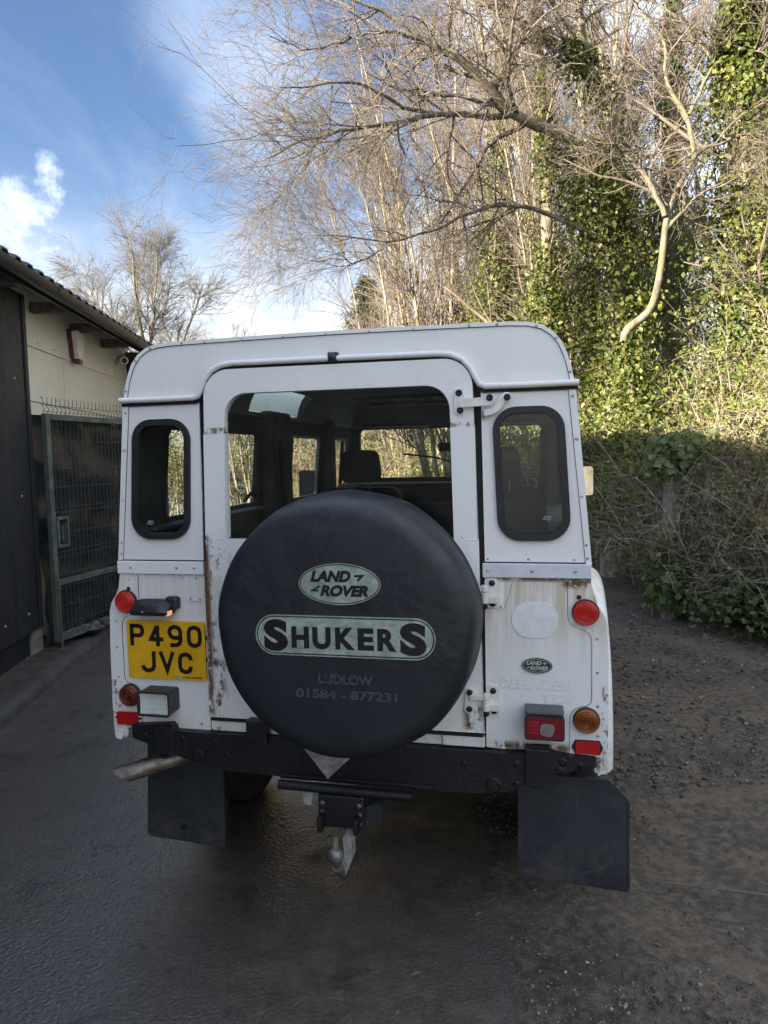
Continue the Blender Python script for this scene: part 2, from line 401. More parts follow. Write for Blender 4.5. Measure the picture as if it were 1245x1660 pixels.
def mat_interior(name='interior_trim', c=(0.040, 0.041, 0.045)):
    return simple(name, c, 0.65, 0, 0.25, 6, 0.25, 300)
def mat_chassis():
    m, nt, b = new_mat('chassis_black'); o = nt.coord()
    n = nt.noise(o, 7, 6, 0.65, 0.4); n2 = nt.noise(o, 48, 5, 0.7)
    c = nt.mix(nt.sstep(n, 0.40, 0.75), (0.004, 0.005, 0.008), (0.012, 0.013, 0.018))
    c = nt.mix(nt.mul(nt.sstep(n2, 0.60, 0.72), 0.6), c, (0.055, 0.045, 0.036))
    nt.put(b.inputs['Base Color'], c); b.inputs['Roughness'].default_value = 0.48
    nt.put(b.inputs['Normal'], nt.bump(nt.noise(o, 55, 6, 0.7), 0.5, 0.006)); return m
def mat_road():
    m, nt, b = new_mat('wet_tarmac_and_dirt'); o = nt.coord(); X, Y, Z = nt.xyz(o)[:3]
    wob = nt.noise(o, 1.6, 4, 0.6); wob2 = nt.noise(o, 7, 4, 0.65)
    edge = nt.add(nt.add(0.36, nt.mul(nt.m('SUBTRACT', wob, 0.5), 0.34)), nt.mul(nt.m('SUBTRACT', wob2, 0.5), 0.14))
    dirt = nt.sstep(nt.m('SUBTRACT', X, edge), -0.04, 0.05)
    # tarmac: dark fine aggregate with worn, damp patches and clay smears
    agg = nt.voro(o, 95); agg2 = nt.noise(o, 75, 5, 0.7)
    t = nt.mix(nt.sstep(agg2, 0.35, 0.7), (0.046, 0.043, 0.042), (0.100, 0.093, 0.088))
    clay = nt.mul(nt.sstep(nt.noise(o, 1.0, 6, 0.64, 0.4), 0.36, 0.56), nt.sstep(X, -0.85, -0.15, 0.30, 1.0))
    t = nt.mix(nt.mul(clay, 0.9), t, nt.mix(nt.sstep(nt.noise(o, 11, 6, 0.7), 0.35, 0.68), (0.056, 0.043, 0.034), (0.118, 0.092, 0.072)))
    drip = nt.sstep(nt.voro(nt.add(o, 0.0), 3.1), 0.10, 0.05); drip = nt.mul(drip, nt.sstep(nt.noise(o, 0.8, 3), 0.5, 0.56))
    tread = nt.mul(nt.sstep(nt.voro(nt.scale(o, (1.0, 0.8, 1)), 30), 0.42, 0.26), nt.sstep(nt.noise(o, 2.3, 3, 0.5), 0.55, 0.60)); t = nt.mix(nt.mul(tread, 0.6), t, (0.022, 0.018, 0.016))
    blot = nt.mul(nt.sstep(nt.noise(o, 3.4, 6, 0.66, 0.6), 0.57, 0.66), 0.7); t = nt.mix(blot, t, (0.026, 0.022, 0.020))
    t = nt.mix(nt.mul(drip, 0.7), t, (0.018, 0.016, 0.015))
    # dirt track: brown grit
    g1 = nt.noise(o, 26, 7, 0.72); g2 = nt.noise(o, 2.4, 5, 0.6); g3 = nt.voro(o, 70)
    e = nt.mix(nt.sstep(g1, 0.34, 0.70), (0.058, 0.045, 0.034), (0.185, 0.147, 0.110))
    e = nt.mix(nt.mul(nt.sstep(g2, 0.50, 0.70), 0.75), e, (0.20, 0.15, 0.098))
    e = nt.mix(nt.mul(nt.sstep(g2, 0.50, 0.34), 0.65), e, (0.052, 0.045, 0.040))
    e = nt.mix(nt.mul(nt.sstep(g3, 0.16, 0.08), nt.sstep(nt.noise(o, 4, 3), 0.45, 0.62)), e, (0.17, 0.16, 0.15))
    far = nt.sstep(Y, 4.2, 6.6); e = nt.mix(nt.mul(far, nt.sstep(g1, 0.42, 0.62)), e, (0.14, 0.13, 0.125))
    mar = nt.mul(nt.sstep(nt.m('SUBTRACT', X, edge), 0.55, 0.02), nt.sstep(Y, 3.9, 2.6)); mar = nt.mul(mar, nt.sstep(nt.noise(o, 5, 5, 0.65), 0.30, 0.62))
    e = nt.mix(nt.mul(mar, 0.8), e, nt.mix(nt.sstep(g1, 0.40, 0.66), (0.020, 0.017, 0.015), (0.070, 0.060, 0.050)))
    crk = nt.mul(nt.sstep(nt.voro(nt.add(o, 0.0), 1.1, 'DISTANCE_TO_EDGE'), 0.008, 0.0), nt.sstep(nt.noise(o, 1.7, 3), 0.56, 0.62)); t = nt.mix(nt.mul(crk, 0.6), t, (0.012, 0.011, 0.011))
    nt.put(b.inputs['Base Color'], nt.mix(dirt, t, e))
    wet = nt.mul(nt.sstep(nt.noise(o, 1.1, 4, 0.55), 0.36, 0.60), nt.sstep(X, -0.25, -0.75, 0.25, 1.0))
    rt = nt.lin(wet, 0, 1, 0.50, 0.20); rough = nt.add(nt.mul(rt, nt.m('SUBTRACT', 1.0, dirt)), nt.mul(dirt, nt.lin(g2, 0.35, 0.65, 0.62, 0.9)))
    nt.put(b.inputs['Roughness'], rough); b.inputs['Specular IOR Level'].default_value = 0.5
    film = nt.mul(nt.sstep(nt.add(nt.noise(o, 1.3, 6, 0.62, 0.5), nt.sstep(X, 0.05, -0.75, -0.05, 0.24)), 0.44, 0.60), nt.m('SUBTRACT', 1.0, dirt))
    nt.put(b.inputs['Coat Weight'], film); b.inputs['Coat Roughness'].default_value = 0.10; b.inputs['Coat IOR'].default_value = 1.5
    hT = nt.add(nt.mul(nt.noise(o, 70, 4, 0.65), 0.75), nt.mul(nt.noise(o, 14, 4, 0.6), 0.40)); hD = nt.add(nt.mul(g1, 1.2), nt.mul(nt.noise(o, 90, 4, 0.7), 0.6))
    bm = nt.node('ShaderNodeBump'); bm.inputs['Strength'].default_value = 0.75; bm.inputs['Distance'].default_value = 0.016
    nt.put(bm.inputs['Height'], nt.add(nt.mul(hT, nt.m('SUBTRACT', 1.0, dirt)), nt.mul(nt.mul(hD, 1.5), dirt)))
    nt.put(b.inputs['Normal'], bm.outputs[0])
    nt.put(b.inputs['Coat Normal'], nt.bump(nt.add(nt.mul(nt.noise(o, 70, 3, 0.6), 1.0), nt.mul(nt.noise(o, 6, 3, 0.5), 0.5)), 0.55, 0.012))
    return m
def mat_leaf(name, cols, trans=0.30, rough=0.42, tcol=(1.3, 1.25, 0.5)):
    m, nt, b = new_mat(name); g = nt.node('ShaderNodeNewGeometry')
    rnd = g.outputs['Random Per Island']; o = nt.coord()
    c = nt.ramp(rnd, [(i / (len(cols) - 1), x) for i, x in enumerate(cols)])
    c = nt.mix(nt.mul(nt.sstep(nt.noise(o, 1.3, 4, 0.6), 0.42, 0.62), 0.45), c, tuple(0.55 * x for x in cols[0]))
    nt.put(b.inputs['Base Color'], c); b.inputs['Roughness'].default_value = rough; b.inputs['Specular IOR Level'].default_value = 0.22
    tl = nt.node('ShaderNodeBsdfTranslucent'); nt.put(tl.inputs[0], nt.mix(1.0, c, tcol, 'MULTIPLY'))
    mx = nt.node('ShaderNodeMixShader'); mx.inputs[0].default_value = trans
    nt.put(mx.inputs[1], b.outputs[0]); nt.put(mx.inputs[2], tl.outputs[0])
    nt.put(nt.n['Material Output'].inputs[0], mx.outputs[0]); return m
def mat_bark(name, a, b_, moss=None, scale=14):
    m, nt, b = new_mat(name); o = nt.coord()
    n = nt.noise(nt.scale(o, (1, 1, 0.35)), scale, 6, 0.7); c = nt.mix(nt.sstep(n, 0.36, 0.66), a, b_)
    if moss: c = nt.mix(nt.mul(nt.sstep(nt.noise(o, 3.1, 4, 0.6), 0.45, 0.62), 0.75), c, moss)
    nt.put(b.inputs['Base Color'], c); b.inputs['Roughness'].default_value = 0.85
    nt.put(b.inputs['Normal'], nt.bump(n, 0.6, 0.02)); return m
def mat_wall(name, c, grime):
    m, nt, b = new_mat(name); o = nt.coord(); X, Y, Z = nt.xyz(o)[:3]
    n = nt.noise(o, 2.1, 5, 0.6); s = nt.noise(nt.scale(o, (1, 1, 0.08)), 16, 5, 0.6)
    k = nt.mix(nt.sstep(n, 0.35, 0.7), tuple(x * .9 for x in c), c)
    k = nt.mix(nt.mul(nt.sstep(s, 0.46, 0.74), 0.5), k, grime)
    nt.put(b.inputs['Base Color'], k); b.inputs['Roughness'].default_value = 0.5
    nt.put(b.inputs['Normal'], nt.bump(nt.noise(o, 3.5, 3), 0.3, 0.02)); return m

M = dict(
    paint=mat_paint(),
    capping=simple('capping_alloy', (0.60, 0.63, 0.68), 0.38, 0.15, 0.08, 20, 0.05, 90),
    hinge=simple('hinge_paint', (0.68, 0.67, 0.64), 0.42, 0, 0.12, 25, 0.1, 60),
    bolt=simple('black_bolt', (0.02, 0.018, 0.017), 0.5, 0.4, 0.4, 80),
    rivet=simple('rivet_alloy', (0.42, 0.42, 0.42), 0.4, 0.6, 0.4, 60),
    rubber=simple('black_rubber', (0.012, 0.013, 0.016), 0.55, 0, 0.3, 14, 0.15, 200),
    seal=simple('black_seal', (0.006, 0.006, 0.007), 0.7),
    plastic=simple('black_plastic', (0.020, 0.022, 0.027), 0.42, 0, 0.2, 18, 0.1, 260),
    flap=mat_flap(),
    flap_scuff=simple('scuffed_rubber', (0.050, 0.055, 0.065), 0.7, 0, 0.5, 20),
    chassis=mat_chassis(),
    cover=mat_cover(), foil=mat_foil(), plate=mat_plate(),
    ink=simple('black_ink', (0.008, 0.008, 0.010), 0.45),
    faded=simple('faded_print', (0.052, 0.056, 0.064), 0.6, 0, 0.35, 40),
    glass=mat_glass('window_glass', (0.95, 0.97, 0.96), dirt=0.02),
    tint=mat_glass('quarter_glass', (0.90, 0.93, 0.92), dirt=0.02),
    alpine=mat_leaf('mossy_skylight_glass', [(0.84, 0.88, 0.80), (0.90, 0.92, 0.86)], 0.92, 0.3, (1.0, 1.03, 0.95)),
    lamp_glass=mat_glass('lamp_glass', (0.95, 0.96, 0.96), 0.04, 0.45, (0.75, 0.76, 0.78)),
    drop=mat_glass('rain_drops', (0.97, 0.98, 1.0), 0.0, 0.0),
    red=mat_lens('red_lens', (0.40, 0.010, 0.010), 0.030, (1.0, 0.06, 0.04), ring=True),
    amber=mat_lens('amber_lens', (0.46, 0.135, 0.022), ring=True),
    amber_old=mat_lens('faded_amber_lens', (0.30, 0.070, 0.034), ring=True),
    reflector=mat_lens('red_reflector', (0.42, 0.008, 0.014)),
    fog_red=mat_lens('dark_red_lens', (0.16, 0.004, 0.012), rough=0.08),
    silver=simple('lamp_reflector', (0.85, 0.85, 0.83), 0.6, 0.0, 0.05),
    steel=simple('grey_steel', (0.20, 0.19, 0.175), 0.45, 0.7, 0.35, 22, 0.3, 90),
    exhaust=simple('rusty_exhaust', (0.22, 0.185, 0.155), 0.40, 0.85, 0.45, 26, 0.3, 90),
    pale_metal=simple('weathered_pale_metal', (0.30, 0.30, 0.29), 0.6, 0.2, 0.4, 30, 0.4, 90),
    badge=simple('dark_green_badge', (0.006, 0.028, 0.022), 0.22, 0, 0.2, 30, coat=0.8),
    badge_silver=simple('badge_silver', (0.62, 0.64, 0.64), 0.28, 0.7, 0.1),
    patch=simple('white_patch', (0.70, 0.71, 0.72), 0.5, 0, 0.06, 30),
    ghost=simple('ghost_lettering', (0.60, 0.59, 0.57), 0.5, 0, 0.12, 40),
    trim=mat_interior(), fabric=mat_interior('seat_fabric', (0.014, 0.015, 0.017)), lining=simple('grey_headlining', (0.30, 0.315, 0.34), 0.9, 0, 0.12, 10),
    tyre=simple('tyre_rubber', (0.012, 0.012, 0.013), 0.75, 0, 0.3, 20, 0.3, 120),
    wheel=simple('wheel_steel', (0.28, 0.28, 0.28), 0.5, 0.3),
    mirror=simple('mirror_glass', (0.95, 0.95, 0.95), 0.02, 1.0, 0.02),
    orange=simple('lit_plate_bulb', (0.8, 0.4, 0.15), 0.4, emit=((1.0, 0.45, 0.15), 0.10)),
    silverplate=simple('window_frame_alloy', (0.30, 0.31, 0.30), 0.4, 0.5),
    road=mat_road(),
    soil=simple('verge_soil', (0.040, 0.035, 0.030), 0.85, 0, 0.5, 9, 0.9, 40),
    concrete=simple('pale_concrete', (0.20, 0.19, 0.17), 0.85, 0, 0.3, 10, 0.5, 50),
    kerb=simple('dark_kerb', (0.045, 0.043, 0.043), 0.75, 0, 0.4, 9, 0.7, 50),
    wallp=mat_wall('cream_sheet', (0.74, 0.715, 0.60), (0.60, 0.58, 0.49)),
    cladding=simple('dark_cladding', (0.009, 0.012, 0.017), 0.6, 0, 0.2, 6, 0.1, 20),
    roofsheet=simple('grey_roof_sheet', (0.055, 0.058, 0.062), 0.7, 0, 0.35, 6, 0.5, 30),
    gutter=simple('dark_gutter', (0.022, 0.026, 0.034), 0.4, 0, 0.3, 6),
    timber=simple('grey_timber', (0.13, 0.105, 0.09), 0.85, 0, 0.4, 20, 0.5, 40),
    greenframe=simple('green_gate_paint', (0.085, 0.105, 0.092), 0.5, 0, 0.4, 12, 0.3, 70),
    wire=simple('gate_wire', (0.09, 0.10, 0.095), 0.5, 0.3, 0.3, 20),
    tarp=simple('black_sheeting', (0.022, 0.024, 0.027), 0.24, 0, 0.3, 4, 0.4, 12),
    white_plastic=simple('white_plastic', (0.66, 0.65, 0.62), 0.45, 0, 0.12, 20),
    dark_red=simple('dark_red_plastic', (0.12, 0.02, 0.02), 0.4),
    fencewire=simple('galvanised_wire', (0.16, 0.155, 0.145), 0.6, 0.4, 0.4, 30),
    stone=mat_leaf('grit', [(0.06, 0.052, 0.045), (0.11, 0.097, 0.085), (0.17, 0.152, 0.135), (0.34, 0.32, 0.29)], 0.0, 0.8),
    litter=simple('dead_leaf', (0.13, 0.095, 0.06), 0.8, 0, 0.5, 5),
    bag=simple('black_bin_bag', (0.012, 0.012, 0.015), 0.28, 0, 0.3, 6),
    paper=simple('white_scrap', (0.5, 0.5, 0.48), 0.7),
    ivy=mat_leaf('ivy_leaf', [(0.045, 0.068, 0.018), (0.080, 0.105, 0.026), (0.125, 0.140, 0.034), (0.19, 0.19, 0.055)]),
    dark_ivy=mat_leaf('ground_ivy_leaf', [(0.095, 0.145, 0.065), (0.135, 0.190, 0.088), (0.190, 0.235, 0.120), (0.27, 0.30, 0.18)], 0.38),
    hedge=mat_leaf('hedge_leaf', [(0.062, 0.082, 0.030), (0.105, 0.125, 0.042), (0.155, 0.165, 0.060), (0.24, 0.23, 0.11)]),
    bright=mat_leaf('bright_leaf', [(0.070, 0.115, 0.022), (0.115, 0.165, 0.032), (0.175, 0.22, 0.048), (0.25, 0.27, 0.08)]),
    dry=mat_leaf('dry_leaf', [(0.24, 0.205, 0.13), (0.33, 0.285, 0.185), (0.26, 0.275, 0.125), (0.44, 0.39, 0.28)], 0.40),
    needle=mat_leaf('conifer_needle', [(0.022, 0.036, 0.018), (0.035, 0.050, 0.022), (0.060, 0.070, 0.030)]),
    birch=mat_bark('birch_bark', (0.15, 0.125, 0.095), (0.36, 0.32, 0.25), (0.12, 0.12, 0.045)),
    greybark=mat_bark('grey_bark', (0.10, 0.085, 0.065), (0.24, 0.21, 0.16), (0.10, 0.10, 0.04)),
    bough=mat_bark('dark_bough_bark', (0.075, 0.062, 0.052), (0.17, 0.145, 0.12)),
    crooked=mat_bark('crooked_bark', (0.07, 0.058, 0.044), (0.21, 0.18, 0.14), (0.10, 0.10, 0.04)),
    twig=mat_bark('twig_bark', (0.095, 0.078, 0.064), (0.165, 0.135, 0.112), None, 3),
    hazed_twig=mat_bark('hazed_twig_bark', (0.075, 0.068, 0.062), (0.13, 0.118, 0.105), None, 3),  # grey of backlight and haze put into the colour of far twigs
    stem=mat_bark('bramble_stem', (0.24, 0.19, 0.145), (0.46, 0.38, 0.30), None, 3),
    cane=mat_bark('dead_cane', (0.24, 0.20, 0.155), (0.50, 0.43, 0.35), None, 3),
)
# ------------------------------------------------------------------ ground
def wob(x, y, seed, sc_, n=7):
    r = np.random.default_rng(seed); out = np.zeros_like(x)
    for _ in range(n):
        a = r.uniform(0, 2 * pi); f = sc_ * r.uniform(.6, 1.7); out += np.sin((x * np.cos(a) + y * np.sin(a)) * f + r.uniform(0, 6.3))
    return out / n
def make_ground():
    xs = np.concatenate([np.array([-260, -120, -50, -20, -9, -5]), np.arange(-4, 5.5, .055), np.array([6.5, 9, 14, 26, 60, 130, 260])])
    ys = np.concatenate([np.array([-160, -60, -20, -6, -2]), np.arange(-.5, 9.5, .055), np.array([10, 11, 12.5, 15, 20, 32, 60, 130, 340])])
    Xg, Yg = np.meshgrid(xs, ys); x = Xg.ravel(); y = Yg.ravel()
    edge = .36 + .12 * wob(x, y, 5, 2.2)
    dirt = np.clip((x - edge) / .25, 0, 1)
    z = .010 * wob(x, y, 1, 1.3) + dirt * (.020 * wob(x, y, 2, 4.2) + .012 * wob(x, y, 3, 11) + .007 * wob(x, y, 4, 31, 12) - .012) + (1 - dirt) * .0025 * wob(x, y, 9, 20, 10)
    z += .09 * np.clip((x - 2.9) / 1.5, 0, 1)
    nx, ny = len(xs), len(ys); i = np.arange(nx * ny).reshape(ny, nx)
    F = np.stack([i[:-1, :-1], i[:-1, 1:], i[1:, 1:], i[1:, :-1]], -1).reshape(-1, 4)
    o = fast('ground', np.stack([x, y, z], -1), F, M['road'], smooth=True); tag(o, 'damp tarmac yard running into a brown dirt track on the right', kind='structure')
make_ground()
# loose grit, thickest on the dirt track: more stones than anyone could count
def make_grit():
    r = np.random.default_rng(21)
    def field(n, x0, x1, y0, y1, s0, s1):
        x = r.uniform(x0, x1, n); y = y0 + (y1 - y0) * r.uniform(0, 1, n) ** 1.2; s = s0 + (s1 - s0) * r.uniform(0, 1, n) ** 4
        return np.stack([x, y, s], -1)
    P = np.concatenate([field(15000, .34, 2.3, .9, 3.6, .0014, .0075), field(16000, .9, 3.6, 3.2, 7.5, .0024, .016), field(1500, -1.8, .4, .9, 3.4, .001, .003), field(7000, .38, 1.10, 1.0, 3.2, .0018, .009), field(16, .4, 2.4, 1.0, 3.6, .010, .018)])
    keep = (wob(P[:, 0], P[:, 1], 8, 3.0) + r.normal(0, .25, len(P)) > -.12) | (P[:, 2] > .012); P = P[keep]
    N = len(P); oct_ = np.array([[1, 0, 0], [-1, 0, 0], [0, 1, 0], [0, -1, 0], [0, 0, 1], [0, 0, -1]], float)
    tri = np.array([[0, 2, 4], [2, 1, 4], [1, 3, 4], [3, 0, 4], [2, 0, 5], [1, 2, 5], [3, 1, 5], [0, 3, 5]])
    V = oct_[None] * r.uniform(.55, 1.25, (N, 6, 1)) * P[:, 2][:, None, None] * np.array([1, 1, .62]); a = r.uniform(0, 6.3, N)
    V += r.normal(0, .22, (N, 6, 3)) * P[:, 2][:, None, None]
    c, s = np.cos(a)[:, None], np.sin(a)[:, None]; x = V[..., 0] * c - V[..., 1] * s; y = V[..., 0] * s + V[..., 1] * c
    V = np.stack([x + P[:, :1], y + P[:, 1:2], V[..., 2] + P[:, 2][:, None] * -.05], -1)
    F = (tri[None] + (np.arange(N) * 6)[:, None, None]).reshape(-1, 3)
    o = fast('gravel', V.reshape(-1, 3), F, M['stone']); tag(o, 'loose grit and small stones on the dirt track', kind='stuff')
    n = 70; x = r.uniform(-.2, 2.2, n); y = r.uniform(1.0, 3.6, n); L = r.uniform(.006, .019, n); a = r.uniform(0, 6.3, n)
    d = np.stack([np.cos(a), np.sin(a), np.zeros(n)], -1) * L[:, None]; e = np.stack([-np.sin(a), np.cos(a), np.full(n, .5)], -1) * (L * .4)[:, None]
    b = np.stack([x, y, np.full(n, .004)], -1)
    V = np.stack([b - d, b + e, b + d, b - e * np.array([1, 1, -.6])], 1).reshape(-1, 3); F = np.arange(4 * n).reshape(n, 4)
    tag(fast('leaf_litter', V, F, M['litter']), 'scattered dead leaf bits and splinters on the dirt', kind='stuff')
    g = G()
    for p in (((.95, 2.45, .01), (1.28, 2.36, .012), (1.55, 2.30, .008)), ((1.75, 3.3, .01), (2.1, 3.42, .015)), ((.62, 1.42, .006), (.80, 1.35, .006))): g.tube(p, .0035, 5)
    tag(obj('fallen_twigs', g.out(), M['twig']), 'thin fallen twigs lying on the dirt track', kind='stuff')
make_grit()

# ------------------------------------------------------------------ the low building on the left
def wx(y): return -2.87 - .08 * (y - 5.6)
BLD = empty('industrial_unit', (-2.87, 5.6, 0), R(4.57)); tag(BLD, 'low cream sheet-clad workshop with a grey corrugated roof and black end cladding', 'building')
YE = 3.25
obj('wall', G().box(-8.2, -.035, -.02, YE, 0, 2.97).box(-8.2, -.02, -11, -.02, 0, 2.97).out(), M['concrete'], BLD)
RZ = [.12, .64, 1.12, 1.60, 2.08, 2.53, 2.99]; rr = random.Random(5); cache = {}
for j in range(6):
    h = RZ[j + 1] - RZ[j]
    me = bpy.data.meshes.new('wall_panel')
    v = [(.012, 0, 0), (.012, 1.094, 0), (0, 1.094, h + .012), (0, 0, h + .012), (-.006, 0, 0), (-.006, 1.094, 0), (-.02, 1.094, h + .012), (-.02, 0, h + .012)]
    me.from_pydata(v, [], [(0, 1, 2, 3), (5, 4, 7, 6), (4, 5, 1, 0), (3, 2, 6, 7), (1, 5, 6, 2), (4, 0, 3, 7)]); me.materials.append(M['wallp'])
    for i in range(3):
        o = bpy.data.objects.new('wall_panel', me); link(o, BLD); o.location = (rr.uniform(-.003, .003), i * 1.10 + .003 - (.0 if j % 2 else .02), RZ[j] + rr.uniform(-.004, .004)); o.rotation_euler = (rr.uniform(-.004, .004), 0, rr.uniform(-.003, .003))
g = G()
for j in range(1, 6):
    for i in range(10):
        y = .12 + i * .37
        if y < YE - .1: g.lathe([(0, .020), (.006, .019), (.009, .012)], (0, y, RZ[j] + .045), 'x', 7)
tag(obj('panel_screws', g.out(), M['rivet'], BLD), kind='stuff')
me = None
for i in range(14):
    g = G(); w = .395
    g.raw([(.10, 0, .27), (.10, w, .27), (.125, .03, .27), (.125, w - .03, .27), (.10, 0, 2.86), (.10, w, 2.86), (.125, .03, 2.86), (.125, w - .03, 2.86)], [(0, 2, 6, 4), (2, 3, 7, 6), (3, 1, 5, 7), (0, 1, 3, 2), (4, 6, 7, 5)])
    if me is None:
        c0 = obj('cladding_board', g.out(), M['cladding'], BLD); me = c0.data
    else: c0 = obj('cladding_board', me, None, BLD)
    c0.location = (0, -.075 - (i + 1) * .40, 0)
obj('corner_trim', G().box(.095, .132, -.078, -.022, .265, 2.86).out(), M['cladding'], BLD, bevel=.004)
g = G()
for i in range(6):
    for z in (.42, 1.32, 2.2): g.lathe([(0, .132), (.008, .131), (.010, .124)], (0, -.275 - i * .40, z), 'x', 8)
tag(obj('cladding_screws', g.out(), M['rivet'], BLD), kind='stuff')
obj('skirting', G().box(0, .085, -6, -.20, 0, .268).out(), M['cladding'], BLD)
obj('plinth', G().box(0, .105, -.19, .02, 0, .266).out(), M['concrete'], BLD, bevel=.008)
# roof: troughed sheets running up the slope from the eave
def roof_sheet(y0, y1, xa, za, xb, zb):
    prof = []; y = y0
    while y < y1 - 1e-6:
        prof += [(y, 0), (y + .07, 0), (y + .095, .052), (y + .175, .052)]; y += .20
    prof.append((y1, 0)); V = []
    for x, z in ((xa, za), (xb, zb)): V += [(x, p[0], z + p[1]) for p in prof] + [(x, p[0], z + p[1] - .012) for p in prof]
    m = len(prof); F = []
    for i in range(m - 1): F += [(i, i + 1, 2 * m + i + 1, 2 * m + i), (m + i + 1, m + i, 3 * m + i, 3 * m + i + 1), (i, m + i, m + i + 1, i + 1)]
    return V, F
rf = obj('roof', roof_sheet(-11, YE + .2, .36, 2.925, -4.2, 4.30), M['roofsheet'], BLD)
obj('roof_slope', roof_sheet(-11, YE + .2, -8.7, 2.90, -4.2, 4.30), M['roofsheet'], rf)
obj('ridge_cap', G().tube([(-4.2, -11, 4.33), (-4.2, YE + .2, 4.33)], .09, 8).out(), M['roofsheet'], rf)
V = []; n = 9
for y in (-11, YE + .2):
    for rad in (.062, .056):
        V += [(.37 + rad * cos(pi + pi * k / (n - 1)), y, 2.895 + rad * sin(pi + pi * k / (n - 1))) for k in range(n)]
F = [(k, k + 1, 2 * n + k + 1, 2 * n + k) for k in range(n - 1)] + [(n + k + 1, n + k, 3 * n + k, 3 * n + k + 1) for k in range(n - 1)]
gt = obj('gutter', (V, F), M['gutter'], BLD, smooth=60)
for i in range(6):
    g = G(); V = []
    for y in (-.02, .02): V += [(.37 + .068 * cos(pi + pi * k / 8), y, 2.90 + .068 * sin(pi + pi * k / 8)) for k in range(9)]
    o = obj('gutter_bracket', (V, [(k, k + 1, 9 + k + 1, 9 + k) for k in range(8)]), M['gutter'], BLD); o.location = (0, -2.4 + i * 1.15, 0)
obj('fascia', G().box(.285, .305, -11, YE + .2, 2.83, 2.92).out(), M['gutter'], BLD)
me = None
for i in range(6):
    if me is None: c0 = obj('rafter_end', G().box(.014, .285, -.04, .04, 2.81, 2.89).out(), M['timber'], BLD); me = c0.data
    else: c0 = obj('rafter_end', me, None, BLD)
    c0.location = (0, -1.45 + i * .93, 0)
obj('gable_trim', G().box(-.3, .30, YE, YE + .05, 0, 2.85).out(), M['cladding'], BLD)
# alarm box and camera fixed to the wall
AB = empty('alarm_box', (wx(6.92) + .02, 6.92, 2.70), R(4.57)); tag(AB, 'white and dark red burglar alarm box under the eave of the workshop', 'alarm box')
fn = lambda a, b, c: (b, a, c)
obj('housing', G().panel(rpoly([(-.085, .12), (-.115, .10), (-.060, -.15), (.060, -.15), (.115, .10), (.085, .12)], .01, 3), (), 0, .075, fn=fn).out(), M['white_plastic'], AB, bevel=.01)
obj('side_strip', G().panel([(-.120, .10), (-.116, .12), (-.102, .12), (-.118, .10), (-.062, -.15), (-.070, -.15)], (), .0, .034, fn=fn).out(), M['dark_red'], AB)
obj('strobe', G().box(.005, .075, -.055, .055, -.19, -.152).out(), M['dark_red'], AB, bevel=.012)
SC = empty('security_camera', (wx(8.35), 8.35, 2.74), R(4.57)); tag(SC, 'small white bullet camera on the workshop wall beside the car roof', 'security camera')
obj('mount', G().box(.0, .03, -.05, .05, -.05, .05).out(), M['white_plastic'], SC, bevel=.008)
obj('body', G().tube([(.06, .08, .02), (.14, -.10, -.02)], .045, 14).tube([(.02, 0, 0), (.09, 0, 0)], .018, 8).out(), M['white_plastic'], SC, smooth=50)
obj('lens', G().tube([(.139, -.098, -.0195), (.143, -.107, -.0215)], .030, 12).out(), M['ink'], SC)

# raised verge and kerb at the foot of the wall
def strip(name, line, sec, mat, label=None):
    V = []; m = len(sec)
    for x, y in line: V += [(x + a, y, z) for a, z in sec]
    F = [(i * m + j, (i + 1) * m + j, (i + 1) * m + j + 1, i * m + j + 1) for i in range(len(line) - 1) for j in range(m - 1)]
    o = obj(name, (V, F), mat, smooth=50); tag(o, label, kind='structure'); return o
rr = random.Random(2); ln = []
y = -4.0
while y < 12: ln.append((wx(y) + .42 - .012 * (y - 5) + rr.uniform(-.012, .012), y)); y += .22
strip('verge', ln, [(-.75, .085), (-.25, .075), (-.10, .066)], M['soil'])
strip('kerb', ln, [(-.115, .068), (-.06, .074), (-.015, .066), (.012, .030), (.02, -.05)], M['kerb'])

# ------------------------------------------------------------------ the open gate, and the sheeting behind it
gd = Vector((.22, .85)).normalized(); GA = -math.atan2(gd.x, gd.y); GL = 1.72
GT = empty('wire_gate', (-2.66, 5.62, 0), GA); tag(GT, 'green framed wire mesh gate swung open against the workshop wall', 'gate')
g = G().box(-.022, .022, 0, .05, .12, 1.955).box(-.022, .022, GL - .05, GL, .12, 1.955).box(-.0215, .0215, .05, GL - .05, 1.905, 1.954).box(-.0215, .0215, .05, GL - .05, .121, .185)
obj('frame', g.out(), M['greenframe'], GT, bevel=.004)
obj('rail', G().box(-.016, .016, .05, GL - .05, .575, .620).out(), M['greenframe'], GT, bevel=.004)
obj('lock_box', G().box(-.035, .035, .05, .072, .88, 1.13).box(-.035, .035, .168, .19, .88, 1.13).box(-.034, .034, .072, .168, 1.105, 1.13).box(-.034, .034, .072, .168, .88, .905).box(-.03, .03, .115, .125, .93, 1.05).out(), M['greenframe'], GT, bevel=.003)
obj('drop_bolt', G().tube([(.03, .03, .62), (.03, .03, .0)], .010, 8).out(), M['steel'], GT)
g = G(); y = .05
while y < GL - .03:
    g.tube([(.0, y, .18), (.0, y, 1.91)], .0024, 4, False); y += .05
for z in (.25, .40, .555, .66, .80, .845, 1.0, 1.165, 1.205, 1.37, 1.52, 1.56, 1.74): g.tube([(.003, .05, z), (.003, GL - .05, z)], .0026, 4, False)
tag(obj('wire_mesh', g.out(), M['wire'], GT), kind='stuff')
y = .0; me = None
g = G()
while y < GL:
    g.tube([(0, y, 1.95), (.0, y + .002, 1.97), (.016, y, 1.99), (-.012, y + .002, 2.018), (0, y, 2.035), (0, y, 2.085)], .0026, 4); y += .05
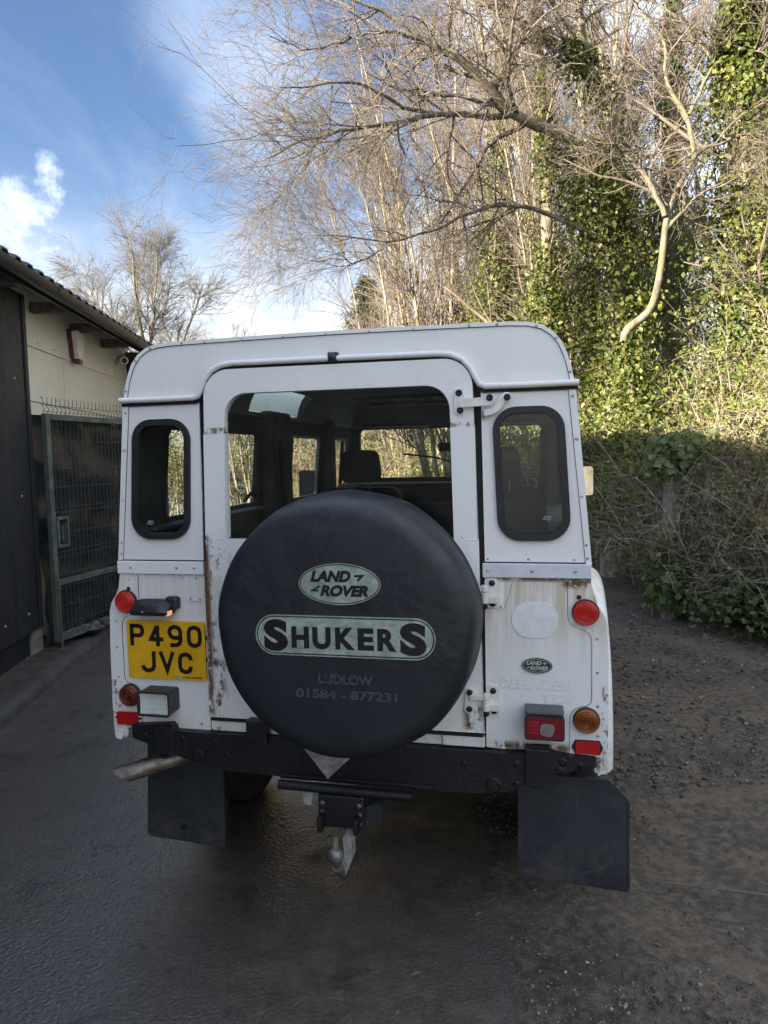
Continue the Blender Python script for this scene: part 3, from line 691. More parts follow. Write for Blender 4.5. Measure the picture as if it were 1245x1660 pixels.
for z in (1.972, 2.022): g.tube([(.0, 0, z), (.0, GL, z)], .0026, 4)
tag(obj('spikes', g.out(), M['wire'], GT), kind='stuff')
r = np.random.default_rng(3); ny, nz = 46, 60
yy, zz = np.meshgrid(np.linspace(-.10, GL + .1, ny), np.linspace(.10, 1.95, nz))
fold = .022 * np.sin(zz * 5 + 1.2 * np.sin(yy * 4)) + .014 * np.sin(zz * 13 + yy * 3) + .012 * np.sin(yy * 17 + 2 * np.sin(zz * 3))
left = .10 + .035 * np.sin(zz * 4.5) + .03 * np.sin(zz * 9 + 1) ; 
edge = np.where(zz > 1.02, 1.0, .12)
yv = np.where(yy < .0, yy * edge * (1 + .5 * np.sin(zz * 6)), yy)
xv = -.075 + fold - .02
i = np.arange(ny * nz).reshape(nz, ny)
tp = fast('black_sheeting', np.stack([xv, yv, zz], -1).reshape(-1, 3), np.stack([i[:-1, :-1], i[:-1, 1:], i[1:, 1:], i[1:, :-1]], -1).reshape(-1, 4), M['tarp'], smooth=True)
tp.location = GT.location; tp.rotation_euler = GT.rotation_euler; tag(tp, 'rippled black plastic sheeting hung behind the wire gate', 'sheeting')
# things dropped under the gate
g = G(); rr = random.Random(9); V = []; n = 14
for i in range(7):
    ph = pi * i / 6
    for k in range(n): t = 2 * pi * k / n; q = 1 + rr.uniform(-.22, .22); V.append((.15 * sin(ph) * cos(t) * q, .19 * sin(ph) * sin(t) * q, .085 - .085 * cos(ph) * q))
bg_ = obj('rubbish_bag', (V, [(i * n + k, i * n + (k + 1) % n, (i + 1) * n + (k + 1) % n, (i + 1) * n + k) for i in range(6) for k in range(n)]), M['bag'], smooth=60); bg_.location = (-2.62, 6.1, .05)
tag(bg_, 'crumpled black bag on the ground under the wire gate', 'bag')
for (x, y, a, s, lb) in ((-2.50, 5.75, .4, .05, 'small pale scrap of paper by the drop bolt of the gate'), (-2.42, 6.75, 1.2, .06, 'white litter scrap on the ground farther under the gate'), (-2.78, 5.35, .2, .055, 'pale litter scrap at the foot of the workshop wall')):
    o = obj('litter_scrap', G().raw([(-s, -s * .5, .0), (s, -s * .6, .012), (s * .8, s * .5, .004), (-s * .7, s * .6, .02), (0, 0, .022)], [(0, 1, 4), (1, 2, 4), (2, 3, 4), (3, 0, 4)]).out(), M['paper']); o.location = (x, y, .06 if x < -2.6 else .02); o.rotation_euler = (0, 0, a); tag(o, lb, 'litter')

# ------------------------------------------------------------------ chain-link fence along the track
FP = [(5.3, 4.3), (4.0, 5.35), (2.66, 6.57), (3.10, 9.2), (3.2, 12.0), (2.6, 15.2)]
FN = empty('chain_link_fence', (*FP[2], 0)); tag(FN, 'rusty chain link fence on concrete posts, half buried in brambles', 'fence')
for k, (x, y) in enumerate(FP):
    o = obj('post', G().box(-.055, .055, -.055, .055, -.05, 1.62).out(), M['concrete'], FN, bevel=.01); o.location = (x - FP[2][0], y - FP[2][1], 0); o.rotation_euler = (0, .01 * (k % 3 - 1), .3 * k)
g = G()
for (a, b) in zip(FP, FP[1:]):
    A = Vector((a[0] - FP[2][0], a[1] - FP[2][1], 0)); B = Vector((b[0] - FP[2][0], b[1] - FP[2][1], 0)); L = (B - A).length; u = (B - A) / L; H_ = 1.45; st = .07; s0 = -H_
    while s0 < L:
        for sg in (1, -1):
            p, q = (s0, s0 + H_) if sg > 0 else (s0 + H_, s0)
            t0, t1 = 0.0, 1.0
            lo, hi = min(p, q), max(p, q)
            def cl(v): return min(max(v, 0), L)
            # clip the slanted wire to the bay
            pa, qa = cl(p), cl(q); za = H_ * abs(pa - p) / H_; zb = H_ - H_ * abs(qa - q) / H_
            if abs(qa - pa) > .02: g.tube([A + u * pa + Vector((0, 0, .05 + za)), A + u * qa + Vector((0, 0, .05 + zb))], .0017, 3, False)
        s0 += st
    for z in (.06, .75, 1.48): g.tube([A + Vector((0, 0, z)), B + Vector((0, 0, z))], .0022, 4, False)
tag(obj('wire_mesh', g.out(), M['fencewire'], FN), kind='stuff')
# ------------------------------------------------------------------ vegetation
def unit(a): return a / np.maximum(np.linalg.norm(a, axis=-1, keepdims=True), 1e-9)
def grow(base, d, length, n, wander, trop, r, trop2=None):
    """N polylines of n points; trop pulls each step (z up positive)"""
    N = len(base); P = np.empty((N, n, 3)); P[:, 0] = base; d = unit(d.copy()); st = (length / (n - 1))[:, None]
    for i in range(1, n):
        d = d + r.normal(0, wander, (N, 3)); d[:, 2] += trop if trop2 is None else trop + (trop2 - trop) * i / n
        d = unit(d); P[:, i] = P[:, i - 1] + d * st
    return P
def taper(r0, n, tip=.25): return r0[:, None] * np.linspace(1, tip, n)[None]
def resample(P, Rr, n):
    P = np.array(P, float); Rr = np.array(Rr, float); s = np.concatenate([[0], np.cumsum(np.linalg.norm(np.diff(P, axis=0), axis=1))]); t = np.linspace(0, s[-1], n)
    q = np.stack([np.interp(t, s, P[:, k]) for k in range(3)], -1)
    for _ in range(2): q[1:-1] = .25 * q[:-2] + .5 * q[1:-1] + .25 * q[2:]
    return q, np.interp(t, s, Rr)
def kids(P, Rr, cnt, t0, t1, ang, asd, r, up=None):
    """cnt shoots per polyline: base point, direction, parent's radius there, position along the parent"""
    N, n, _ = P.shape; i = np.repeat(np.arange(N), cnt); t = r.uniform(t0, t1, len(i)) * (n - 1); k = np.minimum(t.astype(int), n - 2); f = (t - k)[:, None]
    b = P[i, k] * (1 - f) + P[i, k + 1] * f; tg = unit(P[i, k + 1] - P[i, k]); rad = Rr[i, k] * (1 - f[:, 0]) + Rr[i, k + 1] * f[:, 0]
    q = r.normal(0, 1, (len(i), 3)); q = unit(q - (q * tg).sum(-1, keepdims=True) * tg)
    if up is not None: q = unit(q + np.array(up)); q = unit(q - (q * tg).sum(-1, keepdims=True) * tg)
    a = np.abs(r.normal(ang, asd, len(i)))[:, None]
    return b, tg * np.cos(a) + q * np.sin(a), rad, t / (n - 1)
def tubes(sets):
    """sets of (P (N,n,3), R (N,n), sides) -> one V, F(quads)"""
    VV = []; FF = []; off = 0
    for P, Rr, m in sets:
        N, n, _ = P.shape; T = np.empty_like(P); T[:, 1:-1] = P[:, 2:] - P[:, :-2]; T[:, 0] = P[:, 1] - P[:, 0]; T[:, -1] = P[:, -1] - P[:, -2]; T = unit(T)
        ref = np.eye(3)[np.abs(T).max(1).argmin(-1)][:, None, :]; A = unit(np.cross(T, ref)); B = np.cross(T, A)
        ph = 2 * pi * np.arange(m) / m
        V = P[:, :, None] + Rr[:, :, None, None] * (A[:, :, None] * np.cos(ph)[None, None, :, None] + B[:, :, None] * np.sin(ph)[None, None, :, None])
        i = np.arange(N * n * m).reshape(N, n, m); j = np.roll(i, -1, 2)
        F = np.stack([i[:, :-1], j[:, :-1], j[:, 1:], i[:, 1:]], -1).reshape(-1, 4)
        VV.append(V.reshape(-1, 3)); FF.append(F + off); off += N * n * m
    return np.concatenate(VV), np.concatenate(FF)
def leaves(C, size, r, outward=None, upb=.35, aspect=.75):
    """one folded leaf (two faces) at each point"""
    N = len(C); nrm = r.normal(0, 1, (N, 3)); nrm[:, 2] += upb
    if outward is not None: nrm = nrm + outward * 1.1
    nrm = unit(nrm); t = unit(np.cross(nrm, r.normal(0, 1, (N, 3)))); b = np.cross(nrm, t); s = (size * r.uniform(.42, 1.4, N))[:, None]
    base = C - t * s * .5; tip = C + t * s * .5; l = C + b * s * .5 * aspect + nrm * s * .14 - t * s * .08; q = C - b * s * .5 * aspect + nrm * s * .14 - t * s * .08
    V = np.stack([base, q, tip, l], 1).reshape(-1, 3); i = np.arange(N) * 4
    F = np.concatenate([np.stack([i, i + 1, i + 2], -1), np.stack([i, i + 2, i + 3], -1)])
    return V, F
def clump(P, seed, f, n=9):
    r = np.random.default_rng(seed); o = np.zeros(len(P))
    for _ in range(n): o += np.sin(P @ (unit(r.normal(0, 1, 3)) * f * r.uniform(.6, 1.8)) + r.uniform(0, 6.3))
    return o / math.sqrt(n)
def ivy_on(P, Rr, n, spread, r, seed, t0=0.0, t1=1.0, f=2.2):
    """leaf points hugging a trunk polyline, in uneven swags"""
    n0 = int(n * 2.2); t = r.uniform(t0, t1, n0) * (len(P) - 1); k = np.minimum(t.astype(int), len(P) - 2); q = (t - k)[:, None]
    c = P[k] * (1 - q) + P[k + 1] * q; rad = np.interp(t, np.arange(len(P)), Rr); sp = np.interp(t / (len(P) - 1), np.linspace(0, 1, len(spread)), spread)
    a = r.uniform(0, 2 * pi, n0); lump = 1 + .45 * np.sin(3 * a + t * 1.7 + seed) * np.sin(t * 2.3 + seed)
    d = rad + sp * lump * np.abs(r.normal(.55, .42, n0)); o = np.stack([np.cos(a), np.sin(a), r.normal(0, .15, n0)], -1)
    C = c + o * d[:, None]; keep = clump(C, seed, f) + r.normal(0, .35, n0) > -.55; C = C[keep][:n]; return C, unit(o[keep][:n])
def stick(o, parent): o.parent = parent; return o

def tree_obj(name, loc, label, cat, group=None):
    return tag(empty(name, loc), label, cat, group)

# --- the big leaning birch over the track
BIRCH = {
    'trunk': [(2.98, 8.90, -0.14, 0.260), (2.92, 8.80, 1.35, 0.220), (2.89, 8.80, 2.55, 0.190), (2.77, 8.80, 3.89, 0.165), (2.54, 8.70, 4.72, 0.140), (2.35, 8.60, 5.14, 0.110)],
    'limb_a': [(2.35, 8.60, 5.14, 0.105), (1.90, 8.40, 5.27, 0.085), (1.44, 8.10, 5.31, 0.070), (1.06, 7.80, 5.55, 0.052), (0.72, 7.60, 5.70, 0.040), (0.33, 7.40, 5.80, 0.030), (-0.03, 7.20, 5.90, 0.022), (-0.37, 7.00, 5.89, 0.012)],
    'limb_b': [(2.77, 8.80, 3.89, 0.110), (2.92, 8.90, 5.58, 0.095), (2.66, 8.90, 6.01, 0.080), (2.51, 8.90, 6.26, 0.070), (2.32, 8.90, 6.39, 0.055), (1.84, 8.70, 6.49, 0.045), (1.30, 8.50, 6.68, 0.035), (0.65, 8.20, 6.93, 0.020)],
    'limb_c': [(2.51, 8.90, 6.26, 0.060), (2.51, 9.00, 6.99, 0.050), (2.59, 9.10, 7.90, 0.030)],
    'limb_d': [(2.66, 8.90, 6.19, 0.050), (2.27, 8.70, 6.57, 0.040), (2.03, 8.60, 6.76, 0.030), (1.70, 8.40, 7.17, 0.020)],
    'bough_a': [(1.49, 8.10, 5.27, 0.050), (0.97, 7.80, 5.13, 0.040), (0.55, 7.50, 5.00, 0.034), (0.25, 7.30, 4.87, 0.030), (-0.13, 7.00, 4.72, 0.024), (-0.48, 6.80, 4.56, 0.018), (-0.71, 6.60, 4.40, 0.013), (-0.91, 6.40, 4.20, 0.007)],
    'bough_b': [(1.13, 7.90, 5.19, 0.030), (0.55, 7.50, 5.05, 0.026), (0.14, 7.20, 5.01, 0.022), (-0.05, 7.00, 5.01, 0.018), (-0.50, 6.70, 4.94, 0.013), (-0.83, 6.50, 4.77, 0.007)],
    'bough_c': [(1.06, 7.80, 5.55, 0.030), (0.59, 7.60, 5.71, 0.026), (0.14, 7.30, 5.72, 0.020), (-0.05, 7.10, 5.59, 0.017), (-0.36, 6.90, 5.36, 0.013), (-0.65, 6.70, 5.21, 0.009), (-0.95, 6.50, 5.23, 0.005)],
    'bough_d': [(1.44, 8.10, 5.31, 0.040), (1.25, 8.00, 5.65, 0.030), (1.22, 8.00, 6.09, 0.025), (1.11, 7.90, 6.47, 0.015)],
    'bough_e': [(2.77, 8.80, 3.81, 0.050), (2.43, 8.60, 4.19, 0.040), (1.98, 8.40, 4.28, 0.034), (1.59, 8.20, 4.32, 0.030), (1.21, 8.00, 4.25, 0.026), (0.84, 7.80, 4.07, 0.022), (0.53, 7.60, 3.86, 0.018), (0.05, 7.30, 3.64, 0.013), (-0.31, 7.10, 3.72, 0.009), (-0.62, 6.90, 3.68, 0.005)],
    'bough_f': [(0.05, 7.30, 3.64, 0.010), (-0.33, 7.10, 3.43, 0.008), (-0.67, 6.90, 3.41, 0.005)],
    'bough_g': [(-0.48, 6.80, 4.56, 0.012), (-0.67, 6.60, 4.23, 0.008), (-0.88, 6.50, 3.87, 0.004)],
}
CROOKED = {
    'trunk': [(3.55, 8.50, -0.10, 0.075), (3.15, 8.10, 1.20, 0.065), (2.72, 7.65, 2.10, 0.060), (2.49, 7.40, 2.66, 0.055), (2.48, 7.35, 2.81, 0.050), (2.66, 7.30, 2.89, 0.050), (2.75, 7.30, 2.98, 0.048), (2.81, 7.30, 3.22, 0.045), (2.87, 7.35, 3.51, 0.043), (2.91, 7.40, 3.80, 0.040), (3.01, 7.50, 4.11, 0.036), (3.24, 7.60, 4.48, 0.033), (3.30, 7.60, 4.60, 0.030)],
    'limb_a': [(3.30, 7.60, 4.60, 0.025), (3.66, 7.70, 4.78, 0.018), (4.05, 7.80, 5.05, 0.008)],
    'limb_b': [(2.91, 7.40, 3.93, 0.028), (2.79, 7.35, 4.18, 0.024), (2.65, 7.30, 4.34, 0.020), (2.40, 7.20, 4.52, 0.013), (2.08, 7.10, 4.63, 0.006)],
    'limb_c': [(3.30, 7.60, 4.60, 0.026), (3.25, 7.65, 5.02, 0.023), (3.04, 7.70, 5.36, 0.020), (3.05, 7.80, 5.85, 0.016), (2.79, 7.80, 6.16, 0.012), (2.55, 7.80, 6.50, 0.006)],
    'limb_d': [(3.25, 7.65, 5.02, 0.020), (3.57, 7.80, 5.62, 0.016), (3.40, 7.80, 5.81, 0.012), (3.24, 7.90, 6.00, 0.006)],
    'limb_e': [(2.93, 7.40, 3.80, 0.020), (3.28, 7.50, 4.14, 0.015), (3.70, 7.60, 4.38, 0.008)],
}
def skeleton(D, origin, rng, jitter):
    out = {}
    for k, pts in D.items():
        n = 26 if (k == 'trunk' and len(pts) < 9) else (64 if k == 'trunk' else 22)
        q, rr_ = resample([p[:3] for p in pts], [p[3] for p in pts], n); q = q - np.array(origin)
        if k != 'trunk':
            w = np.cumsum(rng.normal(0, jitter, (n, 3)), 0); w -= np.linspace(0, 1, n)[:, None] * w[-1] * .5; w -= w[0]; q = q + w
        out[k] = (q, rr_)
    return out
def one(q, r_): return (q[None], r_[None])

rg = np.random.default_rng(100); o0 = (2.98, 8.90, 0)
BT = tree_obj('birch_tree', o0, 'large leaning birch with ivy on its trunk and bare boughs reaching out over the car', 'tree')
sk = skeleton(BIRCH, o0, rg, .012)
for k_ in sk:
    if k_ != 'trunk': sk[k_] = (sk[k_][0], sk[k_][1] * (.78 if k_.startswith('bough') else .74 if k_ == 'limb_a' else .9))
obj_ = lambda nm, sets, mat, par: fast(nm, *tubes(sets), mat, par, smooth=True)
obj_('trunk', [(*one(*sk['trunk']), 12)] + [(*one(*sk[k]), 10) for k in ('limb_a', 'limb_b', 'limb_c', 'limb_d')], M['birch'], BT)
obj_('bough', [(*one(*sk[k]), 8) for k in sk if k.startswith('bough')], M['bough'], BT)
L1 = np.stack([sk[k][0] for k in sk if k != 'trunk']); R1 = np.stack([sk[k][1] for k in sk if k != 'trunk'])
def crown(L1, R1, r, spec, rmin, up=None):
    """spec: per level (count, t0, t1, angle, sd, len lo, len hi, points, wander, tropism start, tropism end, radius factor)"""
    sets = []; P, Q = L1, R1
    for i, (c, t0, t1, an, sd_, l0, l1, n, wd, tr0, tr1, rf_) in enumerate(spec):
        b, d, rad, t = kids(P, Q, c, t0, t1, an, sd_, r, up if i == 0 else None)
        ln_ = r.uniform(l0, l1, len(b)) * (1.2 - (.85 if i == 0 else .5) * t)
        Pn = grow(b, d, ln_, n, wd, tr0, r, tr1); r0 = np.maximum(rmin, np.minimum(rad * rf_, ln_ * .02)); Qn = taper(r0, n, .45)
        sets.append((Pn, Qn, 5 if i == 0 else 3)); P, Q = Pn, Qn
    return sets
cs = crown(L1, R1, rg, [(17, .10, 1.0, .85, .30, .5, 1.6, 9, .15, .03, -.05, .55), (9, .15, 1.0, .75, .3, .3, .95, 7, .17, .0, -.10, .6), (6, .1, 1.0, .65, .3, .15, .5, 4, .2, -.02, -.16, .6)], .0015)
obj_('branches', cs[:1], M['bough'], BT); tw = obj_('twigs', cs[1:], M['twig'], BT); tag(tw, kind='stuff')
q, rr_ = sk['trunk']; C1, O1 = ivy_on(q, rr_, 14000, [.30, .36, .32, .36, .34, .22], rg, 3, .12, 1.0)
q2, r2 = sk['limb_b']; C2, O2 = ivy_on(q2, r2, 3000, [.42, .36, .15, .03], rg, 9, 0, .62)
tag(fast('ivy', *leaves(np.concatenate([C1, C2]), .055, rg, np.concatenate([O1, O2])), M['ivy'], BT), kind='stuff')

# --- the small crooked tree rising out of the hedge
o1 = (3.55, 8.50, 0); CT = tree_obj('crooked_tree', o1, 'small bare tree with a pale crooked stem bent like an elbow above the hedge', 'tree')
sk = skeleton(CROOKED, o1, rg, .006); sk['trunk'] = (sk['trunk'][0], sk['trunk'][1] * .8)
obj_('trunk', [(*one(*sk['trunk']), 10)], M['crooked'], CT); obj_('limb', [(*one(*sk[k]), 7) for k in sk if k != 'trunk'], M['greybark'], CT)
L1 = np.stack([sk[k][0] for k in sk if k != 'trunk']); R1 = np.stack([sk[k][1] for k in sk if k != 'trunk'])
cs = crown(L1, R1, rg, [(13, .15, 1, .8, .3, .4, 1.1, 8, .2, .03, .0, .6), (8, .1, 1, .7, .3, .2, .6, 6, .22, .0, -.03, .6), (4, .1, 1, .7, .3, .1, .3, 4, .2, 0, -.05, .6)], .0017)
tw = obj_('twigs', cs, M['twig'], CT); tag(tw, kind='stuff')

q, rr_ = sk['trunk']; nz_ = int((q[:, 2] < 2.72).sum()); C1, O1 = ivy_on(q[:nz_], rr_[:nz_], 7500, [.5, .5, .45, .40, .30, .05], rg, 5, 0, 1)
tag(fast('ivy', *leaves(C1, .05, rg, O1), M['ivy'], CT), kind='stuff')

# --- trees wrapped in ivy
def ivy_tree(loc, axis, radius, spread, n, label, seed, leaf, f=2.2, top=None, branches=10, mat='ivy'):
    r = np.random.default_rng(seed); T = tree_obj('ivy_covered_tree', loc, label, 'tree', None)
    q, rr_ = resample(axis, radius, 24); q[1:] += np.cumsum(r.normal(0, .012, (23, 3)), 0)
    obj_('trunk', [(*one(q, rr_), 10)], M['greybark'], T)
    cs = crown(q[None], rr_[None], r, [(branches, .35, 1, .75, .25, .9, 2.4, 9, .12, .06, .02, .45), (11, .1, 1, .6, .3, .4, 1.1, 6, .16, .02, -.03, .6), (7, .1, 1, .6, .3, .15, .5, 4, .2, 0, -.06, .6)], .0022)
    tag(obj_('twigs', cs, M['twig'], T), kind='stuff')
    C, O = ivy_on(q, rr_, n, spread, r, seed, 0.02, 1, f)
    tag(fast('ivy', *leaves(C, leaf, r, O), M[mat], T), kind='stuff'); return T
ivy_tree((4.25, 7.8, 0), [(0, 0, 0), (-.05, 0, 2.0), (-.20, 0, 4.3), (-.36, 0, 5.6), (-.36, 0, 7.4)], [.22, .2, .17, .14, .09], [.62, .62, .50, .42, .30, .10, .03], 22000, 'tall tree thickly wrapped in ivy at the right edge beside the track', 41, .055)
ivy_tree((1.80, 12.0, 0), [(0, 0, 0), (.03, 0, 3.6), (.10, 0, 4.8), (.22, 0, 6.6), (.27, 0, 8.4)], [.14, .12, .11, .08, .05], [.5, .46, .46, .34, .18, .10, .04], 15000, 'slender ivy-clad tree standing alone just left of the leaning birch', 42, .068, 2.0)
ivy_tree((3.95, 9.7, 0), [(0, 0, 0), (0, 0, 2.5), (-.07, 0, 4.0), (-.12, 0, 5.8), (-.1, 0, 8.0)], [.15, .13, .12, .09, .05], [.5, .45, .36, .20, .06, .02], 10000, 'dark ivy-clad tree between the crooked tree and the right-hand ivy tree', 43, .058, 2.2, mat='dark_ivy')
ivy_tree((2.35, 10.2, 0), [(0, 0, 0), (.02, 0, 2.5), (.05, 0, 3.6), (.02, 0, 5.5), (-.1, 0, 7.5)], [.12, .10, .09, .07, .04], [.5, .45, .36, .18, .06, .02], 10000, 'ivy-clad stem close behind the left side of the leaning birch', 44, .058, 2.2)

# --- bare trees filling the belt behind
def bare_tree(seed, stems, height, lean, spec, rmin, r0=.07, mat='greybark'):
    r = np.random.default_rng(seed); a = r.uniform(0, 2 * pi, stems); ln_ = r.uniform(.03, lean, stems)
    d = np.stack([np.cos(a) * ln_ - lean * .35, np.sin(a) * ln_ * .6, np.ones(stems)], -1); b = np.stack([np.cos(a) * .18, np.sin(a) * .18, np.full(stems, -.1)], -1)
    P = grow(b, d, height * r.uniform(.75, 1.05, stems), 18, .035, .012, r); Q = taper(r.uniform(.6, 1.0, stems) * r0, 18, .22)
    return P, Q, crown(P, Q, r, spec, rmin)
SP1 = [(20, .20, 1, .50, .16, 1.0, 2.4, 9, .06, .04, .0, .55), (7, .1, 1, .5, .25, .45, 1.3, 6, .10, .01, -.05, .6), (5, .1, 1, .5, .25, .2, .6, 4, .14, -.01, -.08, .6)]
def place_bare(src, loc, rz, s, label, group):
    T = tag(empty('bare_tree', loc, rz), label, 'tree', group); T.scale = (s, s, s)
    for part in src:
        c = bpy.data.objects.new(part.name.split('.')[0], part.data); link(c, T)
        if part.get('kind'): c['kind'] = part['kind']
    return T
BELT = 'bare trees in the belt behind the hedge'
BLAB = 'tall thin bare tree with many upright stems in the belt behind the ivy-clad trunks'
protos = []
for sd2, nst in ((61, 6), (62, 7)):
    T = tag(empty('bare_tree', (0, 0, 0)), BLAB, 'tree', BELT)
    P, Q, cs = bare_tree(sd2, nst, 10.0, .26, SP1, .0026)
    a = obj_('trunk', [(P, Q, 6)], M['birch'], T); b = obj_('twigs', cs, M['twig'], T); b['kind'] = 'stuff'; protos.append((T, [a, b]))
spots = [(2.9, 12.6, 0, 1.0), (1.2, 13.6, 1.3, .92), (4.4, 11.6, 2.2, 1.0), (5.4, 13.2, 3.1, 1.1), (3.7, 14.6, 4.0, 1.15), (1.9, 15.6, .7, 1.05), (6.6, 11.4, 5.1, 1.0), (0.75, 16.8, 2.7, .92), (6.2, 9.0, 1.9, 1.0), (3.3, 11.2, 3.6, .9)]
spots.sort(key=lambda q: q[0] / q[1])
BORD = 'leftmost second third fourth fifth sixth seventh eighth ninth rightmost'.split()
for i, (x, y, a, s) in enumerate(spots):
    BLAB = 'tall bare tree with upright stems in the belt behind, ' + (BORD[i] if i in (0, 9) else BORD[i] + ' from the left')
    if i < 2: T = protos[i][0]; T['label'] = BLAB; T.location = (x, y, 0); T.rotation_euler = (0, 0, a * .15); T.scale = (s, s, s)
    else: place_bare(protos[i % 2][1], (x, y, 0), (a % 1.0) - .5, s, BLAB, BELT)

# --- the far birch over the building roof
FB = tree_obj('birch_tree', (-7.6, 23.0, 0), 'bare birch with a fan of upswept branches against the sky behind the workshop', 'tree')
r = np.random.default_rng(77)
tr = [resample([(-.2, 0, 0), (.05, 0, 3), (.15, 0, 5.2), (0, 0, 7.7), (-.12, 0, 10.0)], [.17, .13, .10, .06, .02], 22), resample([(.35, .2, 0), (.7, .2, 3), (1.0, .2, 5), (1.7, .2, 6.6), (2.2, .2, 8.0)], [.11, .09, .07, .045, .02], 22), resample([(0, 0, 3.6), (-.6, 0, 5.2), (-1.3, 0, 7.2), (-1.9, .1, 8.6)], [.08, .06, .04, .015], 22), resample([(.1, 0, 4.6), (.35, .1, 6.4), (.65, .1, 8.2), (.8, .1, 9.5)], [.07, .05, .035, .015], 22)]
P = np.stack([t[0] for t in tr]); P[:, 1:] += np.cumsum(r.normal(0, .022, (4, 21, 3)), 1); Q = np.stack([t[1] for t in tr])
obj_('trunk', [(P, Q, 8)], M['greybark'], FB)
cs = crown(P, Q, r, [(26, .22, 1, .72, .18, 1.3, 3.1, 9, .09, .035, -.02, .5), (11, .15, 1, .62, .25, .5, 1.4, 6, .12, .03, -.05, .6), (9, .15, 1, .6, .25, .25, .7, 4, .16, .0, -.10, .6)], .0044)
tag(obj_('twigs', cs, M['hazed_twig'], FB), kind='stuff')
SB = tree_obj('bare_shrub', (-3.4, 17.5, 0), 'low bare twiggy shrub showing just above the car roof left of its middle', 'shrub')
P, Q, cs = bare_tree(65, 9, 4.9, .5, [(14, .3, 1, .5, .2, .5, 1.2, 7, .08, .05, .02, .5), (7, .2, 1, .5, .2, .2, .6, 5, .12, .02, 0, .6)], .0042, .04)
FB.scale = (.9, .9, .88)
obj_('stem', [(P, Q, 5)], M['greybark'], SB); tag(obj_('twigs', cs, M['hazed_twig'], SB), kind='stuff')

# --- conifer between the shrub and the bare belt
def conifer(loc, h, label, seed):
    r = np.random.default_rng(seed); T = tree_obj('conifer_tree', loc, label, 'tree')
    q = np.stack([np.zeros(12), np.zeros(12), np.linspace(0, h, 12)], -1); obj_('trunk', [(q[None], np.linspace(.14, .02, 12)[None], 7)], M['greybark'], T)
    nb = 260; z = h * (1 - r.uniform(0.0, .75, nb)); a = r.uniform(0, 6.3, nb); L = (.25 + (h - z) * .34) * r.uniform(.7, 1.15, nb)
    B = grow(np.stack([0 * z, 0 * z, z], -1), np.stack([np.cos(a), np.sin(a), np.full(nb, .25)], -1), L, 7, .08, -.06, r); obj_('branch', [(B, taper(np.full(nb, .016), 7, .3), 4)], M['greybark'], T)
    i = r.integers(0, nb, 16000); t = r.uniform(.25, 1, 16000) * 6; k = np.minimum(t.astype(int), 5); C = B[i, k] + (B[i, k + 1] - B[i, k]) * (t - k)[:, None] + r.normal(0, .06, (16000, 3))
    tag(fast('needles', *leaves(C, .11, r, None, .1, .30), M['needle'], T), kind='stuff')
conifer((-.35, 20.5, 0), 6.5, 'dark conifer showing above the middle of the car roof', 81)

# --- shrubs of the hedge: arching stems, side twigs, leaves along the outer twigs
def shrub_parts(seed, h, wd, stems, leaves_n, lf, dense, parent, leafmat, droop=-.02, low=.06, stem='stem', sprawl=.55):
    r = np.random.default_rng(seed); a = r.uniform(0, 2 * pi, stems); rad = np.sqrt(r.uniform(0, 1, stems)) * wd * .42
    b = np.stack([np.cos(a) * rad, np.sin(a) * rad, np.full(stems, -.05)], -1); d = np.stack([np.cos(a) * r.uniform(0, sprawl, stems), np.sin(a) * r.uniform(0, sprawl, stems), np.ones(stems)], -1)
    P = grow(b, d, h * r.uniform(.45, 1.15, stems), 12, .09, .05, r, droop * 4); Q = taper(r.uniform(.006, .014, stems), 12, .3)
    b, d, rd, t = kids(P, Q, 9, low, 1, .8, .3, r); P2 = grow(b, d, r.uniform(.25, .8, len(b)), 6, .16, .03, r, droop * 3); Q2 = taper(np.maximum(.0022, rd * .5), 6, .5)
    b, d, rd, t = kids(P2, Q2, 4, .2, 1, .7, .3, r); P3 = grow(b, d, r.uniform(.10, .35, len(b)), 4, .2, .02, r, -.05); Q3 = taper(np.full(len(b), .002), 4, .6)
    st = obj_('stems', [(P, Q, 5), (P2, Q2, 3), (P3, Q3, 3)], M[stem], parent); tag(st, kind='stuff')
    i = r.integers(0, len(P3), leaves_n * 2); t = r.uniform(0, 3, leaves_n * 2); k = np.minimum(t.astype(int), 2); C = P3[i, k] + (P3[i, k + 1] - P3[i, k]) * (t - k)[:, None] + r.normal(0, .028, (len(i), 3))
    keep = (clump(C, seed, 3.2) + r.normal(0, .4, len(C)) > dense); C = C[keep][:leaves_n]
    lv = fast('leaves', *leaves(C, lf, r, None, .6), leafmat, parent); tag(lv, kind='stuff'); return [st, lv]
SHR = 'shrubs of the overgrown hedge along the track'
kinds = []
for nm, lab, seed, h, wd, ns, nl, lf, dn, mt in (
        ('leafy_shrub', 'sunlit yellow-green leafy shrub in the overgrown hedge behind the chain link fence', 201, 2.7, 1.9, 60, 17000, .040, -.45, 'hedge'),
        ('bright_shrub', 'fresh bright green shrub with fine leaves in the hedge beside the ivy-topped post', 202, 2.3, 1.7, 55, 13000, .038, -.4, 'bright'),
        ('bramble_shrub', 'tangle of brown bramble stems with few leaves behind the chain link fence', 203, 1.9, 2.0, 95, 7500, .040, -.3, 'dry')):
    T = tag(empty(nm, (0, 0, 0)), lab, 'shrub', SHR); kinds.append((nm, lab, T, shrub_parts(seed, h, wd, ns, nl, lf, dn, T, M[mt])))
T = tag(empty('cane_tangle', (0, 0, 0)), 'pale dead cane tangle sprawling through the fence', 'shrub', SHR); kinds.append(('cane_tangle', 'pale dead cane tangle sprawling through the fence', T, shrub_parts(204, 1.75, .9, 42, 3000, .040, -.2, T, M['hedge'], -.045, .06, 'cane', 1.0)))
